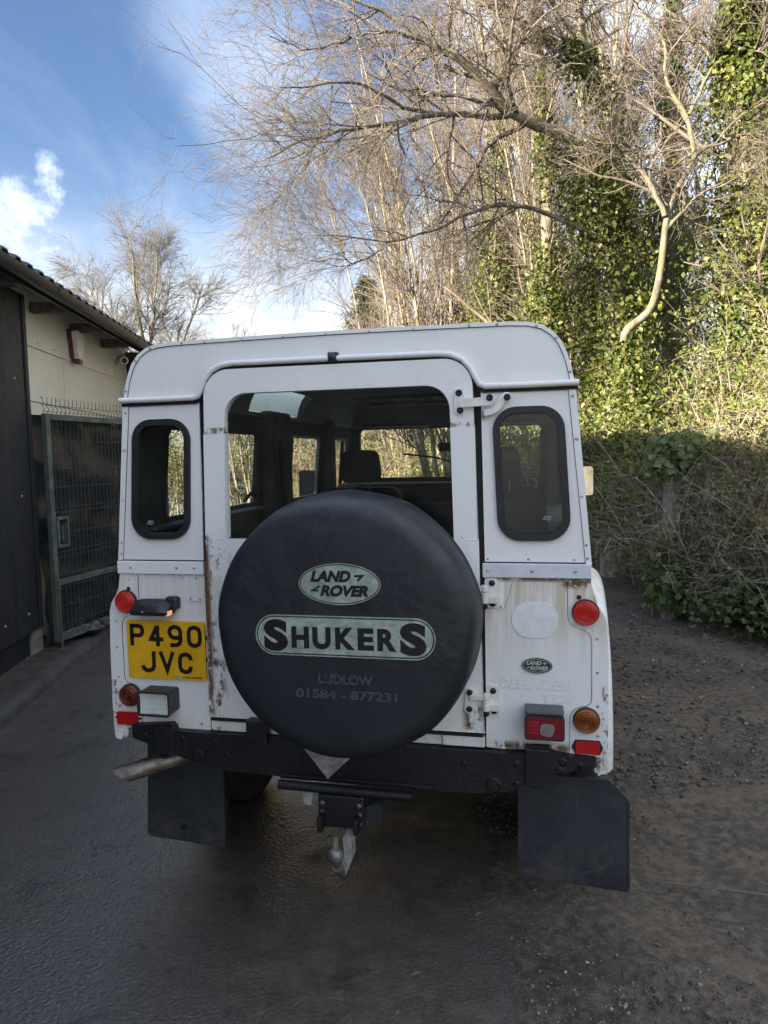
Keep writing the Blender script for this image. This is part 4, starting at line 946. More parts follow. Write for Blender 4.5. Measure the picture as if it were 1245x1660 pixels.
def put_shrub(k, x, y, rz, s, used=set(), lab=None, group=SHR):
    nm, lb, T, parts = kinds[k]
    if k not in used: used.add(k); o = T
    else:
        o = tag(empty(nm, (0, 0, 0)), lab or lb, 'shrub', group)
        for p in parts:
            c = bpy.data.objects.new(p.name.split('.')[0], p.data); link(c, o); c['kind'] = 'stuff'
    o.location = (x, y, 0); o.rotation_euler = (0, 0, rz); o.scale = (s, s, s * 1.0)
    if lab: o['label'] = lab
    o['group'] = group
rs = random.Random(31)
ORD = 'first second third fourth fifth sixth seventh eighth ninth tenth eleventh twelfth'.split()
def labelled(lst, heads, tail):
    """own label for each shrub: its kind and its order from left to right as one looks along the track"""
    out = []
    for k in range(len(heads)):
        row = sorted([q for q in lst if q[0] == k], key=lambda q: q[1] / q[2])
        out += [(*q, '%s, %s of its kind from the left %s' % (heads[k], ORD[i], tail)) for i, q in enumerate(row)]
    return out
HEDGE = [(0, 4.05, 7.7, .95), (0, 4.2, 9.1, 1.0), (0, 4.2, 10.7, 1.0), (0, 4.8, 6.7, .95), (0, 5.5, 5.7, 1.0), (0, 5.7, 7.4, 1.05), (0, 4.0, 12.2, 1.0), (0, 5.2, 9.3, 1.05), (0, 4.25, 6.8, .82),
         (1, 3.6, 7.3, .90), (1, 4.5, 6.2, .86), (1, 4.0, 9.9, .95), (1, 5.15, 5.5, .85), (1, 4.5, 8.1, 1.1), (1, 3.45, 7.9, 1.02),
         (2, 3.7, 7.05, .95), (2, 4.15, 6.4, .95), (2, 4.75, 5.8, .95), (2, 3.9, 8.3, .95), (2, 3.95, 9.5, 1.0), (2, 3.95, 10.7, 1.0), (2, 5.4, 5.25, .95), (3, 3.30, 7.05, .88), (3, 3.55, 6.15, .92), (3, 4.05, 5.60, .95), (3, 4.65, 5.05, .95), (3, 3.40, 7.7, .9), (3, 3.50, 8.9, .9)]
for k, x, y, s, lb in labelled(HEDGE, ('sunlit yellow-green shrub', 'fresh bright green shrub', 'brown bramble tangle', 'pale dead cane tangle'), 'behind the fence'):
    put_shrub(k, x, y, rs.uniform(0, 6.28), s, lab=lb)
FAR = [(0, 2.4, 15.0, 1.2), (0, 1.1, 15.6, 1.3), (0, -.2, 16.2, 1.3), (0, -1.6, 16.8, 1.3), (1, 1.8, 14.6, 1.05), (1, 3.0, 14.2, 1.25), (2, .4, 15.2, 1.2), (2, -1.0, 16.0, 1.2), (0, 3.7, 14.0, 1.3), (0, -2.8, 17.4, 1.2), (1, 2.5, 15.8, 1.5), (0, -4.2, 17.6, 1.2), (0, -5.4, 17.0, 1.1)]
for k, x, y, s, lb in labelled(FAR, ('sunlit far shrub', 'bright far shrub', 'brown far bramble'), 'ahead of the car'):
    put_shrub(k, x * 1.1, y + 2.0, rs.uniform(0, 6.28), s, lab=lb, group='shrubs of the far hedge ahead of the car')
for k, x, y, s in ((0, 5.9, 3.0, 1.15), (0, 6.2, 1.2, 1.2), (0, 6.0, -.8, 1.2), (1, 5.6, 2.0, 1.0), (2, 5.5, .4, 1.0)):
    put_shrub(k, x, y, rs.uniform(0, 6.28), s, lab='hedge shrub past the right edge, mirrored in the door mirror', group='hedge shrubs beside the viewer')

# --- ivy over the fence post, ivy and weeds at the fence foot
r = np.random.default_rng(91)
PI_ = tag(empty('ivy_clump', (2.66, 6.57, 0)), 'dark ivy clump swallowing the top of the nearest fence post', 'ivy plant')
ax = np.stack([np.zeros(14), np.zeros(14), np.linspace(.1, 1.68, 14)], -1)
C, O = ivy_on(ax, np.full(14, .05), 2000, [.12, .10, .11, .13, .24, .20], r, 7, 0, 1, 5.0); C[:, 0] += .06 * np.clip(C[:, 2] - 1.0, 0, 1)
tag(fast('leaves', *leaves(C, .075, r, O, .4, .9), M['dark_ivy'], PI_), kind='stuff')
n = 26; b = np.stack([r.normal(0, .06, n), r.normal(0, .06, n), np.zeros(n)], -1); obj_('stem', [(grow(b, np.tile([0, 0, 1.0], (n, 1)), r.uniform(.7, 1.6, n), 10, .10, .05, r), taper(np.full(n, .006), 10, .5), 4)], M['stem'], PI_)
def ground_ivy(line, n, width, hmax, leaf, seed, name, label, mat):
    r = np.random.default_rng(seed); L = np.array(line, float); s = r.uniform(0, len(L) - 1, n); k = np.minimum(s.astype(int), len(L) - 2); f = (s - k)[:, None]; c = L[k] * (1 - f) + L[k + 1] * f
    t = unit(L[k + 1] - L[k]); nr = np.stack([t[:, 1], -t[:, 0]], -1); u = r.normal(0, .36, n); p = c + nr * (u * width)[:, None]
    h = hmax * np.clip(1 - (u * .9) ** 2, .08, 1) * (.55 + .45 * np.sin(s * 5 + seed) ** 2); z = h * r.uniform(.25, 1, n) ** .6 + .02
    C = np.stack([p[:, 0], p[:, 1], z], -1); keep = clump(C, seed, 5) + r.normal(0, .5, n) > -.7
    tag(fast(name, *leaves(C[keep], leaf, r, None, 1.3, .95), mat), label, kind='stuff')
ground_ivy([(5.0, 4.15), (4.1, 4.85), (3.3, 5.65), (2.82, 6.25)], 8500, .46, .56, .055, 5, 'ground_ivy', 'dark ground ivy creeping at the foot of the fence', M['dark_ivy'])
ground_ivy([(2.98, 7.0), (3.08, 8.3), (3.12, 9.8), (3.2, 11.5)], 5200, .20, .40, .055, 6, 'ground_ivy', 'low ivy and weeds along the fence foot beyond the post', M['dark_ivy'])
ground_ivy([(3.5, 5.05), (3.15, 5.5), (2.75, 6.0)], 900, .16, .07, .035, 8, 'ground_weeds', 'short weeds at the track edge below the ivy', M['hedge'])
# ------------------------------------------------------------------ the car (local frame: x right, y forward, z up, rear panel at y = 0)
CAR = empty('car', (-0.1513, 2.262, 0), -R(12.4016))
tag(CAR, 'white four-wheel-drive estate car with a black spare wheel cover on its rusty tail door', 'car')
WIND_Y = 2.90
def mirror(pts): return [(-x, z) for x, z in reversed(pts)]

# --- roof skin: a hoop profile swept forward, with two skylight openings in the rounded corners
HP = [(0.735, 1.766), (0.731, 1.790), (0.726, 1.815), (0.716, 1.848), (0.700, 1.885), (0.676, 1.915), (0.645, 1.936), (0.605, 1.947), (0.55, 1.951), (0.40, 1.953), (0.2, 1.955), (0, 1.956)]
HOOP = [(-x, z) for x, z in HP] + [p for p in reversed(HP[:-1])]
def roof_skin(hoop, ys, gap, crown=0.0):
    V = []; F = []; n = len(hoop)
    for y in ys:
        k = min(1, max(0, y / 1.2)); c = crown * (1 - (1 - k) ** 2)
        V += [(x, y, z + c * max(0, 1 - (x / 0.735) ** 2)) for x, z in hoop]
    for i in range(len(ys) - 1):
        for j in range(n - 1):
            if gap(ys[i], ys[i + 1], j): continue
            F.append((i * n + j, i * n + j + 1, (i + 1) * n + j + 1, (i + 1) * n + j))
    return V, F
SKY0, SKY1 = 0.97, 1.74
YS = [0.0, 0.2, 0.5, SKY0, 1.2, SKY1, 2.0, 2.5, 2.86, 2.95]
NH = len(HOOP)
gapj = lambda j: 1 <= j <= 5 or NH - 2 - 5 <= j <= NH - 2 - 1
roof = obj('roof', roof_skin(HOOP, YS, lambda a, b, j: a >= SKY0 - .01 and b <= SKY1 + .01 and gapj(j), 0.03), M['paint'], CAR, smooth=50)
roof.modifiers.new('thickness', 'SOLIDIFY').thickness = 0.003
for s in (0, 1):
    js = range(1, 7) if s == 0 else range(NH - 7, NH - 1)
    V = [(HOOP[j][0], y, HOOP[j][1] + 0.006) for y in (SKY0 - .012, SKY1 + .012) for j in js]; k = len(list(js))
    obj('skylight', (V, [(i, i + 1, i + 1 + k, i + k) for i in range(k - 1)]), M['alpine'], roof, smooth=60)
# headlining, one step inside the skin
LIN = [(x * 0.955, 1.766 + (z - 1.766) * 0.80) for x, z in HOOP]
obj('headlining', roof_skin(LIN, [0.03, 0.2, 0.5, SKY0, 1.2, SKY1, 2.0, 2.86], lambda a, b, j: a >= SKY0 - .01 and b <= SKY1 + .01 and gapj(j), 0.02), M['lining'], CAR, smooth=60)
for s in (-1, 1):   # dark lips round the skylights between skin and lining
    g = G()
    for y in (SKY0, SKY1):
        js = [1, 2, 3, 4, 5, 6]
        for a, b in zip(js, js[1:]):
            P = [HOOP[a], HOOP[b], LIN[b], LIN[a]]; n0 = len(g.v)
            g.raw([(-s * p[0], y, p[1]) for p in P], [(0, 1, 2, 3)])
    for j in (1, 6):
        g.raw([(-s * HOOP[j][0], y, HOOP[j][1]) for y in (SKY0, SKY1)] + [(-s * LIN[j][0], y, LIN[j][1]) for y in (SKY1, SKY0)], [(0, 1, 2, 3)])
    obj('skylight_lip', g.out(), M['trim'], CAR)
# roof hatch seen from inside: frame and glass hung under the lining
g = G(); xs = [-0.45, 0.06]; ysr = [2.18, 2.62]
zc = 1.942
g.box(xs[0] - .05, xs[0], ysr[0] - .05, ysr[1] + .05, zc - .03, zc - .004).box(xs[1], xs[1] + .05, ysr[0] - .05, ysr[1] + .05, zc - .03, zc - .004)
g.box(xs[0], xs[1], ysr[0] - .05, ysr[0], zc - .03, zc - .004).box(xs[0], xs[1], ysr[1], ysr[1] + .05, zc - .03, zc - .004)
hatch = obj('roof_hatch', g.out(), M['trim'], CAR, bevel=.006)
obj('pane', G().box(xs[0], xs[1], ysr[0], ysr[1], zc - .014, zc - .010).out(), simple('hatch_glass', (0.20, 0.21, 0.21), 0.25), hatch)

# --- rear end of the roof: flange, end panel over the door arch, drip gutter
ARCH = [(-0.452, 1.768), (-0.446, 1.790), (-0.432, 1.822), (-0.408, 1.848), (-0.375, 1.863), (-0.335, 1.868), (-0.1, 1.867), (0.1, 1.866), (0.335, 1.864), (0.375, 1.859), (0.408, 1.844), (0.432, 1.818), (0.446, 1.790), (0.452, 1.768)]
def inset(hoop, d):
    out = []
    for i, p in enumerate(hoop):
        a = Vector(hoop[max(0, i - 1)]); b = Vector(hoop[min(len(hoop) - 1, i + 1)]); t = (b - a).normalized(); nrm = Vector((t.y, -t.x))
        out.append((p[0] + nrm.x * d, p[1] + nrm.y * d))
    return out
INN = inset(HOOP, 0.0125)
out_ = INN[:]; out_[0] = (INN[0][0], 1.768); out_[-1] = (INN[-1][0], 1.768)
endp = obj('roof_end_panel', G().panel(out_ + ARCH[::-1], (), 0.000, 0.012).out(), M['paint'], CAR)
g = G(); n = len(HOOP); V = [(p[0], y, p[1]) for y in (-0.005, 0.004) for lst in (HOOP, inset(HOOP, 0.0112)) for p in lst]
F = [(i, i + 1, n + i + 1, n + i) for i in range(n - 1)] + [(i + 1, i, 2 * n + i, 2 * n + i + 1) for i in range(n - 1)] + [(n + i, n + i + 1, 3 * n + i + 1, 3 * n + i) for i in range(n - 1)]
flg = obj('roof_flange', (V, F), M['paint'], CAR, smooth=40)
g = G().panel([(p[0] * 1.0, p[1]) for p in inset(HOOP, 0.0108)] + inset(HOOP, 0.0130)[::-1], (), -0.0014, 0.0)
obj('flange_seam', g.out(), M['seal'], flg)
gut = [(-0.744, 1.766), (-0.60, 1.765), (-0.475, 1.766), (-0.459, 1.771), (-0.451, 1.785)] + [(x, z + 0.003) for x, z in ARCH[2:-2]] + [(0.451, 1.785), (0.459, 1.771), (0.475, 1.764), (0.60, 1.763), (0.748, 1.764)]
gutter = obj('drip_gutter', G().tube([(x, -0.012, z) for x, z in gut], 0.0095, 10).out(), M['paint'], CAR, smooth=60)
sl = [(x, z - 0.013) for x, z in gut]
sl = [(min(max(x, -0.743), 0.746), z) for x, z in sl]
obj('gutter_seal_shadow', G().ribbon([(-0.742, 1.751), (-0.47, 1.752), (-0.462, 1.757), (-0.447, 1.775)] + [(x * 0.985, z - 0.010) for x, z in ARCH[2:-2]] + [(0.447, 1.775), (0.462, 1.755), (0.47, 1.750), (0.745, 1.750)], 0.011, -0.006, 0.02).out(), M['seal'], gutter)  # black strip for the seal and for the shadow gap beneath the gutter
# washer jet on the gutter over the door
obj('washer_jet', G().raw(*G().lathe([(0.0, -0.03), (0.010, -0.028), (0.016, -0.018), (0.0175, 0.0)], (0.004, 0.0, 1.872), 'y', 16).out()).box(-0.012, 0.022, -0.02, 0.0, 1.858, 1.888).out(), M['plastic'], CAR, bevel=.004)

# --- upper rear quarters with their windows
def quarter(s):
    sg = (lambda pts: pts) if s < 0 else mirror
    P = sg([(-0.737, 1.752), (-0.783, 1.222), (-0.469, 1.222), (-0.462, 1.752)])
    hole = sg(rpoly([(-0.6985, 1.694), (-0.722, 1.303), (-0.517, 1.303), (-0.5, 1.694)], 0.062, 8))
    q = obj('quarter_panel', G().panel(P, [hole], 0.0, 0.006).out(), M['paint'], CAR)
    outer = sg(rpoly([(-0.704, 1.700), (-0.728, 1.297), (-0.511, 1.297), (-0.494, 1.700)], 0.070, 8))
    inner = sg(rpoly([(-0.682, 1.680), (-0.704, 1.318), (-0.531, 1.318), (-0.515, 1.680)], 0.050, 8))
    w = obj('window_seal', G().panel(outer, [inner], -0.011, 0.014).out(), M['rubber'], q, bevel=.006, seg=3)
    lip = sg(rpoly([(-0.687, 1.685), (-0.709, 1.313), (-0.526, 1.313), (-0.510, 1.685)], 0.054, 8))
    obj('pane', G().panel(lip, (), 0.0045, 0.0055).out(), M['tint'], w)
    # the folded corner strip, 3 mm proud, with its seam
    st = sg([(-0.7395, 1.750), (-0.7855, 1.2245), (-0.7685, 1.2245), (-0.7185, 1.750)])
    obj('corner_strip', G().panel(st, (), -0.0035, 0.004).out(), M['paint'], q, bevel=.0015)
    sm = sg([(-0.7185, 1.749), (-0.7685, 1.226), (-0.7667, 1.226), (-0.7167, 1.749)])
    obj('strip_seam', G().panel(sm, (), -0.0012, 0.002).out(), M['seal'], q)
    return q
qL, qR = quarter(-1), quarter(1)
# rain on the left quarter glass, a mark etched on each
rr = random.Random(4); g = G()
for i in range(150):
    x = -0.525 - abs(rr.gauss(0, 0.055)); z = rr.uniform(1.42, 1.67) if i % 3 else rr.uniform(1.33, 1.66)
    if x < -0.69: continue
    r_ = rr.uniform(0.0008, 0.0024)
    g.lathe([(0, -r_ * .6), (r_ * .7, -r_ * .45), (r_, 0.0)], (x, 0.0042, z), 'y', 7, False)
tag(obj('rain_drops', g.out(), M['drop'], qL, smooth=80), kind='stuff')
for s, q, x, z in ((-1, qL, -0.662, 1.352), (1, qR, 0.655, 1.365)):
    g = G()
    for k in range(3):
        g.ribbon([(x - .013 + .003 * k, z + .005 * k - .005), (x - .006, z + .005 * k - .003), (x + .003, z + .005 * k - .006), (x + .012, z + .005 * k - .003)], .0009, 0.0035, 0.0042)
    obj('glass_marking', g.out(), M['white_plastic'], q)

# --- alloy waist cappings
capL = obj('waist_capping', G().box(-0.787, -0.466, -0.0105, 0.01, 1.178, 1.2215).out(), M['paint'], CAR, bevel=.002)
capR = obj('waist_capping', G().box(0.462, 0.7835, -0.0105, 0.01, 1.184, 1.2275).out(), M['capping'], CAR, bevel=.002)
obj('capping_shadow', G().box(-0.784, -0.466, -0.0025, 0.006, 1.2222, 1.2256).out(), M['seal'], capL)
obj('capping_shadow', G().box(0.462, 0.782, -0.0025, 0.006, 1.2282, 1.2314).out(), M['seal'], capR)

# --- lower rear panels
LL = [(-0.783, 1.18), (-0.791, 1.122), (-0.800, 1.098), (-0.820, 1.068), (-0.829, 1.04), (-0.833, 0.94), (-0.832, 0.70), (-0.834, 0.588), (-0.812, 0.584), (-0.790, 0.594), (-0.782, 0.612), (-0.786, 0.628), (-0.742, 0.633), (-0.739, 0.655), (-0.70, 0.652), (-0.664, 0.658), (-0.590, 0.656), (-0.588, 0.632), (-0.55, 0.636), (-0.468, 0.637), (-0.468, 1.18)]
LR = [(0.468, 1.186), (0.468, 0.645), (0.52, 0.642), (0.586, 0.645), (0.588, 0.664), (0.66, 0.666), (0.664, 0.652), (0.70, 0.642), (0.725, 0.638), (0.812, 0.634), (0.798, 0.626), (0.802, 0.606), (0.790, 0.596), (0.795, 0.586), (0.832, 0.583), (0.831, 0.70), (0.832, 0.93), (0.828, 1.045), (0.820, 1.072), (0.800, 1.102), (0.789, 1.125), (0.781, 1.186)]
lowL = obj('lower_panel', G().panel(LL, (), 0.0, 0.006).out(), M['paint'], CAR)
lowR = obj('lower_panel', G().panel(LR, (), 0.0, 0.006).out(), M['paint'], CAR)
def roundcap(pts): return pts
CPR = [(0.716, 1.180), (0.7165, 1.066)] + [(0.720, 1.052), (0.730, 1.042), (0.745, 1.034)] + [(0.765, 1.028), (0.777, 1.020), (0.784, 1.008), (0.7865, 0.992), (0.7865, 0.815), (0.783, 0.802), (0.773, 0.793), (0.757, 0.789), (0.740, 0.783), (0.728, 0.771), (0.7225, 0.756), (0.721, 0.640),
       (0.811, 0.636), (0.829, 0.60), (0.8325, 0.70), (0.8335, 0.93), (0.829, 1.045), (0.821, 1.073), (0.801, 1.103), (0.790, 1.126), (0.782, 1.180)]
CPL = [(x, min(z, 1.176)) for x, z in mirror(CPR)]
CPL = [(x + (-0.004 if z < 0.80 else 0), z) for x, z in CPL]
for lowp, CP in ((lowR, CPR), (lowL, CPL)):
    obj('corner_plate', G().panel(CP, (), -0.0032, 0.002).out(), M['paint'], lowp, bevel=.0012)
    edge = CP[:18] if CP is CPR else CP[-18:]
    obj('plate_seam', G().ribbon(edge[:-1] if CP is CPR else edge[1:], 0.0032, -0.0010, 0.002).out(), M['seal'], lowp)
for lowp, P in ((lowR, [(0.4690, 1.184), (0.4690, 1.086), (0.524, 1.086), (0.5285, 1.090), (0.553, 1.176), (0.553, 1.184)]), (lowL, [(-0.556, 1.177), (-0.532, 1.090), (-0.527, 1.085), (-0.470, 1.085), (-0.470, 1.177)])):
    obj('gusset_plate', G().panel(P, (), -0.0024, 0.002).out(), M['paint'], lowp, bevel=.001)
    e = P[1:5] if lowp is lowR else P[0:4]
    obj('plate_seam', G().ribbon(e, 0.0022, -0.0008, 0.002).out(), M['seal'], lowp)
# the oval blanking patch and the outline left where a name was peeled off
obj('oval_patch', G().panel(rpoly([(0.550, 0.998), (0.688, 0.998), (0.688, 1.108), (0.550, 1.108)], 0.052, 10), (), -0.0022, 0.001).out(), M['patch'], lowR, bevel=.0008)
g = G().ribbon(rpoly([(0.5495, 0.9975), (0.6885, 0.9975), (0.6885, 1.1085), (0.5495, 1.1085)], 0.0523, 10), 0.0016, -0.0008, 0.001, True)
obj('patch_edge', g.out(), M['ghost'], lowR)
def outline_text(body, x0, x1, z0, z1, bold, shear, name):
    a = text_geo(body, x0, x1, z0, z1, -0.0003, bold, shear, 0.0004)
    b_ = text_geo(body, x0 + .0016, x1 - .0016, z0 + .0016, z1 - .0016, -0.0008, bold, shear, 0.0005)
    o1 = obj(name, a.out(), M['ghost'], lowR); obj('lettering_face', b_.out(), M['paint'], o1)
outline_text('DEFENDER', 0.507, 0.720, 0.836, 0.872, 0.035, 0.25, 'ghost_lettering')
outline_text('TDI', 0.640, 0.735, 0.797, 0.828, 0.04, 0.25, 'ghost_lettering')

# --- oval maker's badge
bd = obj('badge', G().panel(ellipse(0.6245, 0.913, 0.0455, 0.0235), (), -0.006, 0.001).out(), M['badge'], CAR, bevel=.002)
obj('badge_ring', G().ribbon(ellipse(0.6245, 0.913, 0.0415, 0.0196), 0.0013, -0.0068, -0.005, True).out(), M['badge_silver'], bd)
def maker_marks(cx, cz, w, h, y, mat, parent, name='badge_lettering', bold=0.045):
    """two slanted words stepped over each other, with the little zig-zag dashes"""
    g = text_geo('LAND', cx - .36 * w, cx + .15 * w, cz + .05 * h, cz + .33 * h, y, bold, 0.28)
    h2 = text_geo('ROVER', cx - .24 * w, cx + .36 * w, cz - .30 * h, cz - .02 * h, y, bold, 0.28)
    g.raw(*h2.out())
    g.raw(*G().ribbon([(cx + .19 * w, cz + .20 * h), (cx + .29 * w, cz + .21 * h), (cx + .23 * w, cz + .09 * h)], .028 * w, y - .0008, y).out())
    g.raw(*G().ribbon([(cx - .24 * w, cz - .05 * h), (cx - .34 * w, cz - .16 * h), (cx - .26 * w, cz - .155 * h)], .024 * w, y - .0008, y).out())
    return obj(name, g.out(), mat, parent)
maker_marks(0.6245, 0.913, 0.090, 0.046, -0.0066, M['badge_silver'], bd)

# --- the tail door
DX = lambda z: 0.4395 + (1.745 - z) * 0.0225
door = obj('tail_door', G().panel([(-DX(1.298), 1.298), (-DX(0.695), 0.695), (DX(0.695), 0.695), (DX(1.298), 1.298)], (), -0.014, 0.02).out(), M['paint'], CAR, bevel=.003)
obj('door_rim', G().panel([(-DX(1.29), 1.29), (-DX(0.70), 0.700), (-DX(0.70) + .026, 0.700), (-DX(1.29) + .026, 1.29)], (), -0.0165, -0.013).out(), M['paint'], door, bevel=.0015)
arcO = rpoly([(-DX(1.651), 1.651), (DX(1.651), 1.651), (0.436, 1.8505), (-0.437, 1.8525)], [0, 0, .088, .088], 10)
arcI = [p for p in rpoly([(-0.3715, 1.60), (0.3715, 1.60), (0.366, 1.7725), (-0.3645, 1.7735)], [0, 0, .075, .075], 10) if p[1] > 1.655]
arcI = sorted([p for p in arcI], key=lambda p: p[0])
lo = [(-0.3712, 1.651)] + arcI + [(0.3702, 1.651)]
outer = [p for p in arcO if p[1] > 1.652]
outer = sorted(outer, key=lambda p: p[0])
top_frame = obj('door_frame', G().panel([(-DX(1.651), 1.651)] + outer + [(DX(1.651), 1.651)] + lo[::-1], (), -0.014, 0.018).out(), M['paint'], CAR, bevel=.002)
for s in (-1, 1):
    obj('door_post', G().panel([(s * DX(1.6485), 1.6485), (s * DX(1.3), 1.3005), (s * (DX(1.3) - .071), 1.3005), (s * (DX(1.6485) - .070), 1.6485)][::(1 if s < 0 else -1)], (), -0.0135, 0.018).out(), M['paint'], CAR, bevel=.0025)
    obj('frame_joint', G().box(s * 0.372 if s > 0 else -0.442, 0.442 if s > 0 else -0.372, -0.0115, 0.01, 1.6482, 1.6513).out(), M['seal'], CAR)
obj('door_window', G().panel([(-0.385, 1.29)] + [(x, z) for x, z in lo] + [(0.388, 1.29)], (), 0.006, 0.008).out(), M['glass'], CAR)
# dark rubber in the shut lines
obj('door_seal', G().panel([(-0.4665, 1.752), (-0.4695, 0.672), (0.4695, 0.672), (0.4665, 1.752), (0.45, 1.79), (0.40, 1.845), (0.34, 1.858), (-0.34, 1.860), (-0.40, 1.849), (-0.45, 1.79)], [[(-0.385, 1.30), (-0.372, 1.66), (-0.36, 1.75), (-0.33, 1.775), (0.33, 1.775), (0.36, 1.75), (0.372, 1.66), (0.386, 1.30)]], 0.012, 0.022).out(), M['seal'], CAR)
obj('door_sill', G().box(-0.462, -0.20, -0.008, 0.02, 0.642, 0.676).box(0.33, 0.464, -0.008, 0.02, 0.644, 0.678).box(-0.2, 0.33, 0.0, 0.02, 0.642, 0.676).out(), M['paint'], CAR, bevel=.004)
obj('sill_seal', G().box(-0.455, 0.458, -0.0125, 0.01, 0.6795, 0.6905).out(), M['seal'], CAR)

# hinges: bracket on the body, strap on the door
def hinge(z, door_x, body_x, full=True):
    h = obj('hinge', G().panel(rpoly([(body_x - .022, z - .046), (body_x + .020, z - .046), (body_x + .020, z + .046), (body_x - .022, z + .046)], .012, 5), (), -0.0065, 0.0).out(), M['hinge'], CAR, bevel=.002)
    g = G().tube([(body_x - .022, -.022, z - .030), (body_x - .022, -.022, z + .004)], .0105, 12).box(body_x - .024, body_x + .018, -.024, -.004, z - .030, z - .008)
    obj('knuckle', g.out(), M['hinge'], h, bevel=.002)
    g = G().tube([(body_x - .022, -.022, z + .005), (body_x - .022, -.022, z + .026)], .0105, 12)
    g.beam((body_x - .022, -.024, z + .014), (door_x - .005, -.021, z + .010), .012, .018)
    obj('strap', g.out(), M['hinge'], h, bevel=.003)
    obj('pad', G().panel(rpoly([(door_x - .022, z - .040), (door_x + .008, z - .040), (door_x + .012, z + .038), (door_x - .018, z + .038)], .012, 5), (), -0.021, -0.013).out(), M['hinge'], h, bevel=.002)
    for bx, bz, by in ((body_x, z + .030, -.0065), (body_x + .002, z - .034, -.0065), (door_x - .005, z + .026, -.021), (door_x - .006, z - .027, -.021), (body_x - .022, z - .042, -.012)):
        obj('bolt', G().lathe([(0.0045, -.0065), (0.0065, -.006), (0.0090, -.004), (0.0098, 0)], (bx, by, bz), 'y', 10).out(), M['bolt'], h, smooth=50)
hinge(1.136, 0.420, 0.490); hinge(0.798, 0.424, 0.491)
h = obj('top_hinge', G().panel(rpoly([(0.384, 1.682), (0.412, 1.682), (0.412, 1.758), (0.384, 1.758)], .012, 5), (), -0.022, -0.013).out(), M['hinge'], CAR, bevel=.003)
obj('strap', G().panel(rpoly([(0.400, 1.702), (0.500, 1.706), (0.502, 1.732), (0.400, 1.726)], [.003, .010, .010, .003], 4), (), -0.030, -0.018).out(), M['hinge'], h, bevel=.004)
obj('curved_arm', G().ribbon([(0.470, 1.684), (0.490, 1.686), (0.508, 1.694), (0.520, 1.708), (0.527, 1.724), (0.536, 1.732), (0.548, 1.732)], 0.022, -0.020, -0.004).out(), M['hinge'], h, bevel=.004)
obj('worn_tip', G().box(0.466, 0.474, -0.019, -0.006, 1.668, 1.690).out(), M['exhaust'], h)
for bx, bz, by in ((0.398, 1.746, -.022), (0.401, 1.694, -.022), (0.490, 1.728, -.030), (0.541, 1.728, -.020)):
    obj('bolt', G().lathe([(0.004, -.006), (0.0058, -.0075), (0.0085, -.006), (0.0105, 0)], (bx, by, bz), 'y', 12).out(), M['bolt'], h, smooth=50)

# --- rivets and screws on the skin: tiny, joined
g = G(); rr = random.Random(3)
def rv(x, z, y=-0.0, r=0.0048):
    g.lathe([(r * .35, y - r * .55), (r * .42, y - r * .50), (r * .5, y - r * .62), (r * .8, y - r * .42), (r, y)], (x, 0, z), 'y', 8)
hp = inset(HOOP, 0.006)
for i, k in ((1, .3), (4, .5), (6, .4), (8, .25), (8, .8)):
    for s in (0, 1):
        a = Vector(hp[i]).lerp(Vector(hp[i + 1]), k); rv(a.x if s == 0 else -a.x, a.y, -.005)
for t in (-.30, -.16, -.02, .12, .26): rv(t, 1.9475, -.005, .003)
for s in (-1, 1):
    for z in (1.725, 1.60, 1.43, 1.285, 1.245): rv(s * (0.738 + (1.75 - z) * .088 - .010), z, -.0035, .0045 if z != 1.60 else .0058)
for x in (0.478, 0.611, 0.738): rv(x, 1.206, -.0105, .0052)
for x in (-0.735, -0.563, -0.500): rv(x, 1.201, -.0105, .0052)
for x in (0.478, 0.60, 0.735): rv(x, 1.240, -.0, .004)
for x, z in ((0.738, 1.160), (0.801, 1.002), (0.802, 0.899), (0.803, 0.795), (0.804, 0.703), (-0.805, 1.010), (-0.808, 0.918), (-0.808, 0.812), (-0.748, 1.158)): rv(x, z, -.0032)
for x, z in ((0.500, 0.662), (0.541, 1.173), (0.517, 1.093), (0.478, 1.093), (-0.545, 1.166), (-0.497, 1.166), (-0.521, 1.095), (-0.486, 1.093), (-0.500, 0.660)): rv(x, z, -.002, .0045)
tag(obj('rivets', g.out(), M['rivet'], CAR, smooth=60), kind='stuff')
g = G()
for x, z in ((0.748, 1.127), (-0.752, 1.124)): g.lathe([(0.0, -.0042), (0.0072, -.0040), (0.0072, 0.0)], (x, 0, z), 'y', 12)
obj('screw_hole', g.out(), M['bolt'], CAR)

# --- spare wheel in its printed cover
SWX, SWZ = 0.079, 1.074
prof = [(0.0, -0.296), (0.10, -0.2965), (0.22, -0.297), (0.325, -0.2965), (0.347, -0.293), (0.363, -0.284), (0.3745, -0.268), (0.381, -0.246), (0.3855, -0.215), (0.3875, -0.17), (0.387, -0.125), (0.3885, -0.116), (0.3905, -0.112), (0.3885, -0.108), (0.386, -0.100), (0.377, -0.075), (0.355, -0.055), (0.30, -0.045), (0.0, -0.045)]
n = 96; V = []; F = []; rr = random.Random(11)
for i, (r_, y) in enumerate(prof):
    for k in range(n):
        t = 2 * pi * k / n; sag = 0.0
        if r_ > 0.33: sag = 0.0022 * sin(3 * t + 1.1) + 0.0016 * sin(7 * t + .4) + 0.001 * sin(13 * t)
        yy = y + (0.0018 * sin(2 * t + r_ * 9) if 0.05 < r_ < 0.34 and y < -.2 and y > -.2935 else 0)
        V.append((SWX + (r_ + sag) * cos(t), yy, SWZ + (r_ + sag) * sin(t) - (0.006 * max(0, -sin(t)) * (r_ / .39) if y > -.25 else 0)))
F = [(i * n + k, i * n + (k + 1) % n, (i + 1) * n + (k + 1) % n, (i + 1) * n + k) for i in range(len(prof) - 1) for k in range(n)]
